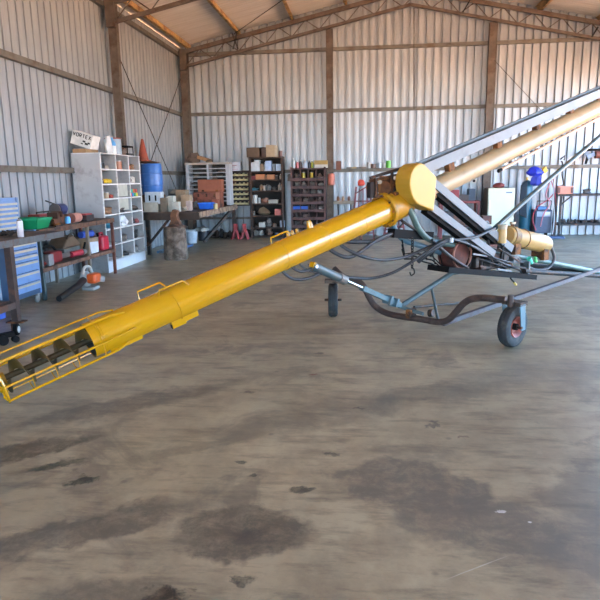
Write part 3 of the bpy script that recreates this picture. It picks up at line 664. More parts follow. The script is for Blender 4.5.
MB().box(-4.62, 6.3, .02, -4.3, 6.6, .2).build('crate_body', cm('2f55b0', .4), t, bevel=.01)
MB().box(-4.64, 6.28, .18, -4.28, 6.62, .205).build('crate_rim', cm('3f68c4', .4), t)

# long rusty bench
t = thing('long_workbench', (-4.75, 9.1, 0), 'long rusty steel workbench along the left wall with a low shelf', 'workbench')
bx0, bx1, by0, by1, bz = -5.06, -4.42, 7.72, 10.2, .98
MB().box(bx0, by0, bz-.03, bx1, by1, bz).build('bench_top', rustwood, t)
MB().box(bx1-.01, by0, bz-.07, bx1+.005, by1, bz-.002).box(bx0, by1-.005, bz-.07, bx1, by1+.008, bz-.002).build('edge_angle', mat('6a4a38', .65, .2, .25, 9, '3c2a24', .4), t)
for x in (bx1-.03, bx0+.03):
    for y, m in ((by0+.04, bluegrey), (9.2, mat('7c6f63', .6, .2)), (by1-.04, mat('6b4034', .65, .2, .2, 9, '4b2c26', .4))):
        MB().box(x-.022, y-.022, 0, x+.022, y+.022, bz-.03).build('leg', m, t)
MB().box(bx0+.02, by0+.02, .42, bx1-.01, by1-.02, .445).build('lower_shelf', mat('6b5a4a', .7, .1, .25, 9, '45342a', .4), t)
MB().box(bx1-.02, by0+.02, .39, bx1, by1-.02, .445).build('shelf_angle', mat('7d5a48', .65, .2, .25, 9, '4a342a', .4), t)
def bY(x): return atx(x, 220, -4.6).y
# things on the bench top
def on_bench(x, y): return atx(x, y, -4.6)
y0_, y1_ = 7.85, 8.6
t = thing('green_tray', (-4.72, 7.97, bz), 'bright green plastic tub on the long bench beside the tool chest', 'tub')
mb = MB(); zb = bz+.002
def openbox(x0, y0, x1, y1, z0, z1, fl, th, m, parent, name):
    mb = MB(); 
    vo = [Vector((x0, y0, z0)), Vector((x1, y0, z0)), Vector((x1, y1, z0)), Vector((x0, y1, z0))]; vt = [Vector((x0-fl, y0-fl, z1)), Vector((x1+fl, y0-fl, z1)), Vector((x1+fl, y1+fl, z1)), Vector((x0-fl, y1+fl, z1))]
    cx = Vector(((x0+x1)/2, (y0+y1)/2, 0)); bm = mb.bm
    def ins(v, d): return Vector((v.x+(d if v.x < cx.x else -d), v.y+(d if v.y < cx.y else -d), v.z))
    A = [bm.verts.new(v) for v in vo]; B = [bm.verts.new(v) for v in vt]; C_ = [bm.verts.new(ins(v, th)) for v in vt]; D = [bm.verts.new(ins(v, th)+Vector((0, 0, th))) for v in vo]
    bm.faces.new(A[::-1]); bm.faces.new(D)
    for i in range(4):
        j = (i+1) % 4; bm.faces.new((A[i], A[j], B[j], B[i])); bm.faces.new((B[i], B[j], C_[j], C_[i])); bm.faces.new((C_[i], C_[j], D[j], D[i]))
    return mb.build(name, m, parent)
grn = cm('128050', .4)
tr = openbox(-4.95, 7.82, -4.5, 8.12, zb, zb+.13, .04, .012, grn, t, 'tub_body')
MB().box(-5.0, 7.77, zb+.12, -4.45, 7.79, zb+.145).box(-4.47, 7.77, zb+.12, -4.45, 8.17, zb+.145).box(-5.0, 8.15, zb+.12, -4.45, 8.17, zb+.145).box(-5.0, 7.77, zb+.12, -4.98, 8.17, zb+.145).build('tub_rim', cm('189060', .4), t)
for i in range(7):
    one(MB().blob((-4.83+.05*i, 7.92+.05*(i % 3), zb+.07+.012*(i % 2)), (.04, .04, .05), .25, 1, i), 'metal_fitting', cm(('6c6a68', '54504c', '8a857e')[i % 3], .5, .4), '%s metal fitting %s in the green tub' % (('mid grey', 'dark brown', 'pale grey')[i % 3], ('nearest', 'second nearest', 'third nearest', 'in the middle', 'third from the far end', 'second from the far end', 'farthest')[i]), 'fitting', 'grey fittings in the green tub')
t = thing('red_toolbox', (-4.9, 8.7, bz), 'dark red cantilever toolbox on the long bench behind the vice', 'toolbox')
MB().box(-5.02, 8.45, zb, -4.8, 9.0, zb+.11).build('toolbox_body', cm('7e2226', .45), t, bevel=.008)
MB().box(-5.0, 8.47, zb+.11, -4.82, 8.98, zb+.16).build('toolbox_tray', cm('8c2a2a', .45), t, bevel=.01)
MB().tube([(-4.9, 8.55, zb+.15), (-4.9, 8.55, zb+.19), (-4.9, 8.9, zb+.19), (-4.9, 8.9, zb+.15)], .01, 8).build('toolbox_handle', darksteel, t)
# bench vice
v = at(57, 222, 8.6); v = Vector((-4.55, 8.45, bz))
t = thing('bench_vice', v, 'rusty bench vice mounted on the long bench beside the green tub', 'vice')
MB().cyl(v, v+Vector((0, 0, .05)), .09, .07, 20).build('vice_base', brownrust, t)
MB().prism([v+Vector((-.05, -.14, .04)), v+Vector((-.05, .1, .04)), v+Vector((-.05, .13, .15)), v+Vector((-.05, .03, .19)), v+Vector((-.05, -.03, .12)), v+Vector((-.05, -.16, .1))], (.1, 0, 0)).build('vice_body', mat('4a2f22', .65, .3, .3, 12, '6a3d26', .4), t)
MB().box(v.x-.08, v.y+.03, bz+.13, v.x+.08, v.y+.06, bz+.21).build('vice_jaw', mat('4a2f22', .6, .4), t)
MB().box(v.x-.08, v.y-.1, bz+.11, v.x+.08, v.y-.06, bz+.2).build('vice_jaw', mat('4a2f22', .6, .4), t)
MB().cyl(v+Vector((0, -.12, .1)), v+Vector((0, -.28, .1)), .018, seg=10).build('vice_screw', darksteel, t)
# grinder with blue motor
v = Vector((-4.76, 8.98, bz+.0))
t = thing('bench_grinder', v, 'small bench grinder with dark blue motor on the long bench', 'grinder')
MB().box(v.x-.08, v.y-.1, bz, v.x+.08, v.y+.1, bz+.14).build('grinder_stand', cm('6b4a3a'), t, bevel=.01)
MB().cyl(v+Vector((0, -.1, .22)), v+Vector((0, .1, .22)), .085, seg=24).build('grinder_motor', cm('22315c', .4), t)
MB().cyl(v+Vector((0, -.16, .22)), v+Vector((0, -.13, .22)), .09, seg=24).build('grinding_wheel', cm('4c4a4c'), t)
MB().bar(v+Vector((-.02, -.35, .36)), v+Vector((.02, -.12, .29)), .02, .015).build('spark_guard_arm', darksteel, t)
one(MB().lathe((-4.49, 8.68, bz), (0, 0, 1), [(0, 0), (.04, 0), (.042, .09), (.03, .12), (0, .12)], 18), 'small_bottle', cm('4f9fd6', .3), 'small sky blue bottle in front of the bench grinder', 'bottle')
t = thing('pink_drum', (-4.58, 9.08, bz), 'faded pink round tin lying on the long bench behind the blue bottle', 'tin')
MB().cyl((-4.58, 8.97, bz+.079), (-4.58, 9.2, bz+.079), .075, seg=24).build('tin_body', cm('b37d70', .5), t)
MB().cyl((-4.58, 8.955, bz+.079), (-4.58, 8.965, bz+.079), .077, seg=24).build('tin_rim', cm('8c5a50', .5), t)
t = thing('red_lidded_box', (-4.62, 9.45, bz), 'black box with a red lid on the long bench beyond the pink tin', 'box')
MB().box(-4.75, 9.33, bz+.002, -4.5, 9.6, bz+.1).build('box_body', cm('2b2426'), t, bevel=.008)
MB().box(-4.73, 9.35, bz+.1, -4.52, 9.58, bz+.12).build('box_lid', cm('a83a40'), t, bevel=.006)
one(MB().bar((-4.435, 8.2, bz+.012), (-4.43, 8.9, bz+.012), .02, .02), 'flat_bar', darksteel, 'dark flat steel bar lying along the front of the long bench', 'steel bar')
# lower shelf things
sz = .447
t = thing('canvas_bag', (-4.78, 8.75, sz), 'slumped brown canvas bag on top of the grey bin, bench low shelf', 'bag')
def bag(c, rad, m, parent, name, lump=.2): return MB().blob(c, rad, lump, 3).build(name, m, parent)
one(MB().box(-5.0, 8.85, sz, -4.68, 9.4, sz+.14), 'grey_bin', cm('6a6a66'), 'grey metal bin on the bench low shelf beneath the canvas bag', 'bin', bevel=.01)
MB().prism([(-4.98, 8.85, sz+.143), (-4.98, 9.45, sz+.143), (-4.98, 9.4, sz+.2), (-4.98, 9.2, sz+.33), (-4.98, 9.05, sz+.31), (-4.98, 8.9, sz+.2)], (.3, 0, 0)).build('bag_body', cm('6b5746', .9), t, bevel=.03)
MB().tube([(-4.7, 9.0, sz+.28), (-4.68, 9.05, sz+.35), (-4.68, 9.2, sz+.36), (-4.7, 9.27, sz+.29)], .01, 8, smooth=True).build('bag_strap', cm('43352b', .9), t)
t = thing('chainsaw', (-4.6, 8.3, sz), 'dark red chainsaw lying on the bench low shelf beneath the green tub', 'chainsaw')
MB().box(-4.72, 8.15, sz, -4.52, 8.5, sz+.17).build('saw_body', cm('7b1d22', .45), t, bevel=.03)
MB().box(-4.56, 8.5, sz+.04, -4.54, 8.76, sz+.11).build('guide_bar', cm('787674', .35, .7), t)
MB().tube([(-4.62, 8.16, sz+.12), (-4.62, 8.1, sz+.22), (-4.62, 8.35, sz+.25), (-4.62, 8.5, sz+.15)], .018, 10, smooth=True).build('saw_handle', black, t)
t = thing('power_tool', (-4.55, 9.0, sz), 'red power tool with black grip in front of the grey bin', 'power tool')
MB().cyl((-4.54, 8.78, sz+.06), (-4.5, 9.05, sz+.07), .045, seg=16).build('tool_body', cm('a8283a', .4), t)
MB().cyl((-4.5, 9.05, sz+.07), (-4.49, 9.15, sz+.07), .055, .04, 16).build('tool_head', cm('8e8a88', .4, .5), t)
MB().cyl((-4.49, 9.1, sz+.1), (-4.47, 9.14, sz+.22), .017, seg=10).build('tool_grip', black, t)
one(MB().box(-4.56, 7.98, sz, -4.46, 8.12, sz+.16), 'grey_box', cm('74777c'), 'small grey square box at the near end of the bench low shelf', 'box', bevel=.006)
one(MB().blob((-4.52, 7.84, sz+.05), (.06, .07, .06), .3, 2, 3), 'red_rag', cm('7d3030', .9), 'dark red rag bunched on the near corner of the bench low shelf', 'rag')
one(MB().cyl((-4.7, 9.47, sz+.302), (-4.66, 9.8, sz+.302), .055, seg=20), 'blue_roll', cm('2c4da6', .5), 'deep blue roll of sheeting on top of the cardboard box', 'roll')
one(MB().box(-4.95, 9.45, sz, -4.56, 9.82, sz+.243), 'cardboard_box', cm('8c7660', .85), 'scuffed cardboard box on the bench low shelf under the blue roll', 'box', bevel=.006)
MB_ = MB(); MB_.prism([(-4.52, 9.42, sz+.0), (-4.52, 9.68, sz+.0), (-4.54, 9.74, sz+.17), (-4.54, 9.4, sz+.19)], (.012, 0, 0)); one(MB_, 'paper_sheet', cm('b9c3cf', .7), 'pale crumpled paper sheet leaning on the cardboard box', 'paper')
t = thing('red_fuel_can', (-4.6, 10.0, sz), 'bright red plastic fuel can at the far end of the bench low shelf', 'fuel can')
MB().box(-4.72, 9.86, sz, -4.5, 10.12, sz+.24).build('can_body', cm('b21e38', .4), t, bevel=.03)
MB().tube([(-4.6, 9.93, sz+.22), (-4.6, 9.95, sz+.29), (-4.6, 10.06, sz+.29), (-4.6, 10.08, sz+.22)], .018, 10).build('can_handle', cm('a01a30', .4), t)
MB().cyl((-4.6, 9.9, sz+.23), (-4.6, 9.88, sz+.3), .022, seg=12).build('can_spout', black, t)
one(MB().bar((-4.9, 9.86, sz+.02), (-4.82, 10.1, sz+.34), .1, .03), 'board_offcut', cm('8f7a5c', .85), 'tan board offcut tilted behind the red fuel can', 'board')
# leaf blower on the floor
v = Vector((-4.22, 8.6, 0)); 
t = thing('leaf_blower', v, 'orange and white hand-held leaf blower with a long black nozzle on the floor', 'leaf blower')
MB().lathe(v+Vector((-.03, 0, .16)), (1, .15, 0), [(0, -.06), (.1, -.06), (.12, -.03), (.12, .03), (.1, .06), (0, .06)], 28).build('fan_housing', cm('a8a8a6', .45), t)
MB().box(v.x+.02, v.y-.1, .1, v.x+.18, v.y+.12, .25).build('engine_cover', cm('c8541c', .4), t, bevel=.04)
MB().cyl(v+Vector((.15, .1, .15)), v+Vector((.2, .14, .14)), .05, seg=18).build('starter_cover', cm('a0a4ab', .4), t)
MB().tube([v+Vector((-.02, -.1, .24)), v+Vector((-.02, -.02, .34)), v+Vector((0, .1, .33)), v+Vector((.02, .14, .22))], .022, 12, smooth=True).build('carry_handle', cm('b4b2ae', .45), t)
MB().box(v.x-.06, v.y-.1, 0, v.x+.14, v.y+.12, .05).build('base_foot', cm('97979a', .5), t, bevel=.015)
MB().tube([v+Vector((-.02, -.08, .16)), v+Vector((.02, -.35, .12)), v+Vector((.05, -.98, .05))], [.055, .05, .042], 20).build('blower_tube', mat('15161a', .4, 0, .1), t)

# ------------------------------------------------------------------ white pigeonhole cabinet on the left wall
sx0, sx1, sy0, sy1, szt = -5.12, -4.6, 10.22, 12.06, 2.09
t = thing('pigeonhole_cabinet', ((sx0+sx1)/2, (sy0+sy1)/2, 0), 'tall whitish steel pigeonhole cabinet standing by the left wall', 'shelving')
MB().box(sx0, sy0, 0, sx1, sy0+.012, szt).build('side_panel', greycab, t)
MB().box(sx0, sy1-.012, 0, sx1, sy1, szt).build('side_panel', greycab, t)
MB().box(sx0, sy0+.012, .0, sx0+.01, sy1-.012, szt).build('back_panel', mat('8a97a8', .55, .1, .08, 4), t)
MB().box(sx0, sy0, szt, sx1+.01, sy1, szt+.014).build('cabinet_top', white, t)
MB().box(sx1-.012, sy0, 0, sx1+.004, sy1, .19).build('kick_board', mat('c2c8d0', .55, 0, .06, 5), t)
cy_ = [sy0+.01, sy0+(sy1-sy0)*.36, sy0+(sy1-sy0)*.69, sy1-.01]
for y in cy_: MB().box(sx1-.012, y-.014, .19, sx1+.006, y+.014, szt).build('upright', white, t)
for y in cy_[1:3]: MB().box(sx0+.01, y-.005, .19, sx1-.012, y+.005, szt).build('divider', greycab, t)
shz = [.19, .47, .76, 1.02, 1.30, 1.56, 1.82]
for z in shz: MB().box(sx0+.01, sy0+.012, z-.012, sx1+.004, sy1-.012, z+.012).build('shelf', white, t)
for k in (1.30, 1.56): MB().box(sx1-.06, cy_[1]+.02, k-.25+.02, sx1-.05, cy_[2]-.02, k-.02+.01).build('blanking_panel', mat('a7a79c', .6), t)
# contents: (column, shelf index, [(kind, colour, size...)])
def tin(x, y, z, r_, h, c, name, label, cat, group=None, lid=None):
    t = thing(name, (x, y, z), label, cat, group)
    MB().lathe((x, y, z), (0, 0, 1), [(0, 0), (r_, 0), (r_, h), (r_*.93, h+.004), (0, h+.004)], 20).build('tin_body', cm(c, .4), t)
    MB().lathe((x, y, z+h), (0, 0, 1), [(r_*1.03, -.004), (r_*1.03, .01), (r_*.9, .012), (0, .012)], 20).build('tin_lid', cm(lid or '8a8a88', .4, .3), t)
    return t
def bottle(x, y, z, r_, h, c, name, label, cat, cap='c8c8c8', group=None):
    t = thing(name, (x, y, z), label, cat, group)
    MB().lathe((x, y, z), (0, 0, 1), [(0, 0), (r_*.95, 0), (r_, .01), (r_, h*.62), (r_*.8, h*.74), (r_*.35, h*.82), (r_*.33, h*.88)], 20).build('bottle_body', cm(c, .35), t)
    MB().lathe((x, y, z+h*.86), (0, 0, 1), [(r_*.4, 0), (r_*.4, h*.12), (r_*.3, h*.14), (0, h*.14)], 16).build('bottle_cap', cm(cap, .4), t)
    return t
def pbox(x0, y0, x1, y1, z, h, c, name, label, cat='box', group=None, bev=.006): return one(MB().box(x0, y0, z, x1, y1, z+h), name, cm(c, .6), label, cat, group, bev)
def lump(x, y, z, rad, c, name, label, cat, seed=1, rough=.8, group=None, lumpy=.25): return one(MB().blob((x, y, z+rad[2]*.75), rad, lumpy, 2, seed), name, cm(c, rough), label, cat, group)
Xf = sx1-.10
c0, c1, c2, c3 = cy_
pbox(Xf-.1, c0+.06, Xf+.06, c0+.25, 1.833, .1, '1f1d1f', 'black_case', 'small black case in the top left compartment of the pigeonhole cabinet', 'case')
pbox(Xf-.1, c0+.29, Xf+.05, c0+.44, 1.833, .06, '8b8276', 'small_carton', 'low beige carton beside the black case in the pigeonhole cabinet')
bottle(Xf, c1+.09, 1.833, .05, .2, 'c22a30', 'oil_bottle', 'red oil bottle in the top middle compartment of the pigeonhole cabinet', 'bottle', 'b02020')
tin(Xf, c1+.3, 1.833, .085, .15, '8a5236', 'brown_tin', 'squat brown tin beside the red oil bottle, pigeonhole cabinet top row', 'tin')
lump(Xf, c2+.15, 1.833, (.07, .1, .06), 'c05a30', 'orange_rag', 'orange rag stuffed in the top right compartment of the pigeonhole cabinet', 'rag', 2)
lump(Xf, c2+.38, 1.833, (.06, .08, .07), '8c6a50', 'leather_glove', 'brown work glove beside the orange rag in the pigeonhole cabinet', 'glove', 5)
lump(Xf, c0+.12, 1.572, (.07, .07, .07), '55565a', 'steel_coupling', 'dark grey coupling in the second row left compartment', 'coupling', 6, .4)
for i in range(3):
    one(MB().blob((Xf+.02, c0+.25+.12*i, 1.615), (.05, .06, .045), .15, 2, 20+i), 'yellow_clamp', cm('c9a81e', .45), ('yellow clamp nearest the grey coupling in the pigeonhole cabinet', 'middle one of three yellow clamps in the pigeonhole cabinet', 'yellow clamp nearest the white divider in the pigeonhole cabinet')[i], 'clamp')
lump(Xf, c2+.12, 1.572, (.07, .09, .07), '6d5040', 'coiled_strap', 'brown coiled strap in the second row right compartment', 'strap', 9)
lump(Xf+.02, c2+.3, 1.572, (.06, .09, .08), 'b8b2ac', 'white_cloth', 'off-white cloth bunched beside the brown coiled strap', 'cloth', 11)
lump(Xf, c0+.14, 1.312, (.07, .07, .11), '7a7264', 'hose_fitting', 'tall grey brown hose fitting in the third row left compartment', 'fitting', 12, .5)
tin(Xf+.02, c0+.3, 1.312, .05, .1, '9a8468', 'beige_tin', 'small beige tin beside the tall hose fitting', 'tin')
lump(Xf+.05, c0+.42, 1.312, (.05, .06, .04), '8c3b34', 'red_knob_tin', 'small dull red cap next to the small beige tin', 'cap', 13)
for i, (dy, dz, c, w) in enumerate(((.06, 0, 'c83040', 'red'), (.17, 0, '2f7fc0', 'blue'), (.28, 0, '3aa060', 'green'), (.38, 0, 'c8b83a', 'yellow'), (.12, .075, '2fa08a', 'teal'), (.22, .075, 'c86a3a', 'orange'), (.34, .075, 'b8444c', 'dark pink'))):
    pbox(Xf-.02, c2+dy, Xf+.07, c2+dy+.085, 1.312+dz, .07, c, 'fuse_packet', '%s packet in the pile of bright packets, third row right compartment' % w, 'packet', 'bright packets in the third row')
lump(Xf, c0+.3, 1.032, (.08, .18, .08), '7d5c44', 'wood_offcut', 'brown lumpy offcut in the fourth row left compartment', 'offcut', 14)
lump(Xf, c1+.28, 1.032, (.08, .17, .06), '2d2a2c', 'rubber_hose_coil', 'flat black hose coil in the fourth row middle compartment', 'hose', 15, .5)
lump(Xf, c2+.28, 1.032, (.09, .16, .06), '4a403a', 'old_belt', 'old dark belt in the fourth row right compartment', 'belt', 16)
lump(Xf, c0+.38, .772, (.09, .14, .09), '2f6f86', 'teal_bag', 'teal plastic bag in the fifth row left compartment', 'bag', 17, .4)
lump(Xf+.02, c1+.3, .772, (.09, .16, .11), 'c9ccd2', 'white_plastic_bag', 'white plastic bag bulging from the fifth row middle compartment', 'bag', 18, .4)
lump(Xf, c2+.16, .772, (.07, .1, .07), '39343a', 'dark_motor', 'small dark motor in the fifth row right compartment', 'motor', 19, .5)
lump(Xf+.02, c2+.4, .772, (.05, .07, .05), '8c3e3a', 'red_valve', 'small red valve beside the dark motor', 'valve', 21, .5)
lump(Xf, c1+.28, .482, (.09, .16, .09), '5b5450', 'grey_pump', 'grey pump body in the sixth row middle compartment', 'pump', 22, .5)
lump(Xf, c2+.22, .482, (.09, .15, .12), '25211f', 'tyre_tube', 'black inner tube folded in the sixth row right compartment', 'inner tube', 23, .5)
one(MB().torus((Xf-.04, c1+.3, .25), (.2, .1, 1), .11, .035, 28, 10), 'barrow_tube', rubber, 'small black tyre lying in the bottom middle compartment', 'tyre')
lump(Xf, c2+.25, .203, (.08, .13, .08), '6a6662', 'iron_bracket', 'grey iron bracket in the bottom right compartment', 'bracket', 25, .5)
# top of the cabinet
zt = szt+.016
t = thing('tilted_carton', (-4.85, 10.75, zt), 'white printed carton tilted on top of the pigeonhole cabinet', 'carton')
ca_ = Vector((-4.925, 10.27, zt+.225)); d1 = Vector((1, 0, -.32)).normalized()
MB().obox(ca_+Vector((0, .15, .0)), (.37, .3, .23), d1, Vector((0, 1, 0))).build('carton_body', cm('c6c6c4', .6), t)
mb = MB(); fx = -4.72+.004
def letters(mb, c, d, upv, n, strokes, size):
    pass
G5 = {'V': [((0, 1), (.5, 0)), ((.5, 0), (1, 1))], 'O': [((0, 0), (0, 1)), ((0, 1), (1, 1)), ((1, 1), (1, 0)), ((1, 0), (0, 0))], 'R': [((0, 0), (0, 1)), ((0, 1), (1, 1)), ((1, 1), (1, .5)), ((1, .5), (0, .5)), ((.3, .5), (1, 0))],
      'T': [((0, 1), (1, 1)), ((.5, 1), (.5, 0))], 'E': [((0, 0), (0, 1)), ((0, 1), (1, 1)), ((0, .5), (.8, .5)), ((0, 0), (1, 0))], 'X': [((0, 0), (1, 1)), ((0, 1), (1, 0))]}
up3 = Vector((0, 1, 0)).cross(d1); up3 = up3 if up3.z > 0 else -up3
def text(s, org, d, upv, out, h, w, gap, st, m, parent, name):
    mb = MB()
    for i, chh in enumerate(s):
        for (a, b2) in G5[chh]:
            p = org+d*(i*(w+gap)+a[0]*w)+upv*a[1]*h; q = org+d*(i*(w+gap)+b2[0]*w)+upv*b2[1]*h
            if (q-p).length > 0: mb.bar(p, q, st, .002, out)
    mb.build(name, m, parent)
cf0 = ca_+Vector((0, -.003, 0))
text('VORTEX', cf0-d1*.165+up3*.035, d1, up3, Vector((0, 1, 0)), .055, .036, .021, .013, mat('151515', .6), t, 'printed_name')
mb = MB()
for i, (dx, dz, w, h) in enumerate(((.05, -.02, .05, .03), (.1, -.05, .06, .035), (.02, -.065, .04, .02), (.14, -.03, .04, .03))): mb.obox(cf0+d1*dx+up3*dz, (w, .002, h), d1, Vector((0, 1, 0)))
mb.build('printed_motif', mat('202020', .6), t)
one(MB().box(-5.1, 10.25, zt, -4.86, 10.75, zt+.07), 'flat_carton', cardboard, 'flat cardboard box beneath the tilted white carton', 'carton', bevel=.004)
lump(-4.66, 10.75, zt, (.06, .1, .17), 'bfc3c6', 'clear_bag', 'pale plastic bag between the tilted carton and the blue-topped bottle', 'bag', 31, .35)
t = bottle(-4.7, 11.0, zt, .075, .3, 'c6cacc', 'detergent_bottle', 'white bottle with sky blue top on the pigeonhole cabinet', 'bottle', '4f8fc4')
MB().lathe((-4.7, 11.0, zt+.15), (0, 0, 1), [(.077, 0), (.077, .03), (.062, .075), (.03, .11)], 20).build('blue_shoulder', cm('4f8fc4', .35), t)
t = thing('grey_drum', (-4.8, 11.3, zt), 'pale grey-green round drum with a red rim on the pigeonhole cabinet', 'drum')
MB().lathe((-4.8, 11.3, zt), (0, 0, 1), [(0, 0), (.15, 0), (.15, .3), (0, .3)], 28).build('drum_body', cm('8796a0', .45), t)
MB().torus((-4.8, 11.3, zt+.3), (0, 0, 1), .15, .012, 28, 8).build('drum_rim', cm('7e3a32', .5), t)
lump(-4.75, 11.63, zt, (.06, .08, .09), '5a3f30', 'brown_pot', 'small brown lidded pot between the grey drum and the black crate', 'pot', 33, .5)
t = thing('black_crate', (-4.8, 11.85, zt), 'black open wire crate at the far end of the cabinet top', 'crate')
mb = MB()
MB().box(-4.92, 11.74, zt, -4.7, 12.02, zt+.05).build('crate_base', cm('252628'), t)
for (x, y) in ((-4.92, 11.74), (-4.7, 11.74), (-4.92, 12.02), (-4.7, 12.02)): MB().bar((x, y, zt), (x, y, zt+.19), .015, .015, (1, 0, 0)).build('crate_post', black, t)
for a_, b2 in (((-4.7, 11.74), (-4.7, 12.02)), ((-4.92, 11.74), (-4.92, 12.02)), ((-4.92, 11.74), (-4.7, 11.74)), ((-4.92, 12.02), (-4.7, 12.02))):
    MB().bar((*a_, zt+.18), (*b2, zt+.18), .015, .03).build('crate_rail', black, t)
# ------------------------------------------------------------------ corner bench with clutter
# rough bench along the left wall beyond the pigeonhole cabinet
t = thing('corner_workbench', (-4.3, 14.4, 0), 'rough timber bench on diagonal struts in the far left corner', 'workbench')
qx0, qx1, qy0, qy1, qz = -4.86, -3.62, 12.75, 16.6, .94
MB().box(qx0, qy0, qz-.07, qx1, qy1, qz).build('bench_top', rustwood, t)
MB().box(qx0, qy0-.03, qz-.17, qx1+.02, qy0, qz-.02).build('end_beam', mat('3c2e26', .8, 0, .3, 9), t)
MB().box(qx1, qy0, qz-.13, qx1+.03, qy1, qz-.005).build('front_fascia', mat('8a7462', .8, 0, .3, 9, '4a3a30', .4), t)
MB().bar((-4.82, 12.8, .2), (-4.3, 12.8, .78), .05, .05).build('strut', darksteel, t)
MB().bar((-3.62, 16.0, .82), (-4.2, 15.2, .05), .07, .07).build('strut', darksteel, t)
for x, y in ((-4.8, 16.5), (-3.68, 16.5), (-4.8, 12.85)): MB().box(x-.04, y-.04, 0, x+.04, y+.04, qz-.07).build('leg', darksteel, t)
# log with a head
lx, ly = -3.95, 12.1
t = thing('chopping_log', (lx, ly, 0), 'weathered upright timber log standing in front of the corner bench', 'log')
mb = MB(); mb.sm = True; rings = []
for k, (z, r_) in enumerate(((0, .235), (.03, .24), (.3, .228), (.6, .222), (.66, .215), (.68, .19))):
    rings.append([mb.bm.verts.new((lx+math.cos(a*math.pi/18)*(r_+.012*math.sin(a*1.7+z*2)), ly+math.sin(a*math.pi/18)*(r_+.012*math.cos(a*1.3)), z)) for a in range(36)])
for A, B in zip(rings, rings[1:]):
    for k in range(36): mb.bm.faces.new((A[k], A[(k+1) % 36], B[(k+1) % 36], B[k]))
mb.bm.faces.new(rings[-1]); mb.bm.faces.new(rings[0][::-1])
mb.build('log_trunk', mat('6e6055', .9, 0, .35, 9, '4a3c32', .4, bump=.6), t)
MB().blob((lx+.03, ly, .66), (.2, .18, .07), .2, 2, 3).build('log_cap', mat('4a3228', .85, 0, .3, 12), t)
t = thing('anvil_block', (lx+.04, ly, .71), 'rough split brown wood block standing on the log', 'wood block')
MB().prism([(lx-.1, ly-.08, .715), (lx+.14, ly-.08, .715), (lx+.1, ly-.08, .8), (lx+.07, ly-.08, .9), (lx+.1, ly-.08, 1.0), (lx-.0, ly-.08, 1.03), (lx-.06, ly-.08, .92), (lx-.05, ly-.08, .8)], (0, .16, 0)).build('block_body', mat('6b4630', .85, 0, .35, 10, '3f2a20', .4, bump=.5), t)
# barrel on a crate, cone on the barrel
by_ = 13.4; bc = at(151.5, 178, by_); bxx = max(bc.x, -4.84)
one(MB().box(bxx-.22, by_-.2, qz, bxx+.22, by_+.22, qz+.36), 'timber_crate', wood, 'dark timber crate on the corner bench under the blue barrel', 'crate', bevel=.01)
z0 = qz+.362
t = thing('blue_barrel', (bxx, by_, z0), 'blue plastic barrel standing at the wall end of the corner bench', 'barrel')
MB().lathe((bxx, by_, z0), (0, 0, 1), [(0, 0), (.2, 0), (.22, .03), (.235, .2), (.228, .21), (.24, .22), (.24, .46), (.23, .47), (.238, .48), (.225, .66), (.215, .69), (0, .69)], 36).build('barrel_body', cm('2f63a8', .38), t)
MB().blob((bxx-.02, by_, z0+.715), (.22, .2, .03), .25, 2, 4).build('barrel_cover', mat('6b4c38', .8, 0, .35, 9), t)
t = thing('traffic_cone', (bxx-.17, by_, z0+.735), 'faded orange traffic cone standing on the blue barrel', 'traffic cone')
cz = z0+.742
MB().lathe((bxx-.17, by_, cz+.03), (0, 0, 1), [(.12, 0), (.115, .02), (.03, .44), (.022, .46), (0, .462)], 28).build('cone_body', mat('8c3a24', .6, 0, .2, 7, '6e3a28', .3), t)
MB().box(bxx-.31, by_-.16, cz, bxx-.03, by_+.16, cz+.03).build('cone_base', mat('8a4a34', .7, 0, .2), t, bevel=.01)
# clutter on the corner bench: px box -> world box at a given distance
def px(x0, y0, x1, y1, Y, dep, c, name, label, cat, z=None, bev=.008, group=None, rough=.6):
    a, b = at(x0, y1, Y), at(x1, y1, Y); tp = at((x0+x1)/2, y0, Y)
    zb_ = (a.z+b.z)/2 if z is None else z
    return one(MB().box(a.x, Y, zb_, b.x, Y+dep, max(tp.z, zb_+.02)), name, cm(c, rough) if isinstance(c, str) else c, label, cat, group, bev)
px(143.5, 202.5, 158, 210, 12.86, .3, 'b0a99c', 'cream_bin', 'cream plastic bin on the corner bench under the white carton', 'bin', z=qz+.002)
ct = thing('handled_carton', (-4.6, 12.95, 1.12), 'white carton with two dark hand holes stacked on the cream bin', 'carton')
a, b = at(145, 202, 12.9), at(161, 202, 12.9); zc = 1.112
a2 = at(153, 192, 12.9)
MB().box(a.x, 12.9, zc, b.x, 13.12, a2.z).build('carton_body', cm('b4bfca', .6), ct, bevel=.006)
for k in (.3, .68): MB().obox(Vector((a.x+(b.x-a.x)*k, 12.897, zc+(a2.z-zc)*.5)), (.035, .006, .12)).build('hand_hole', black, ct)
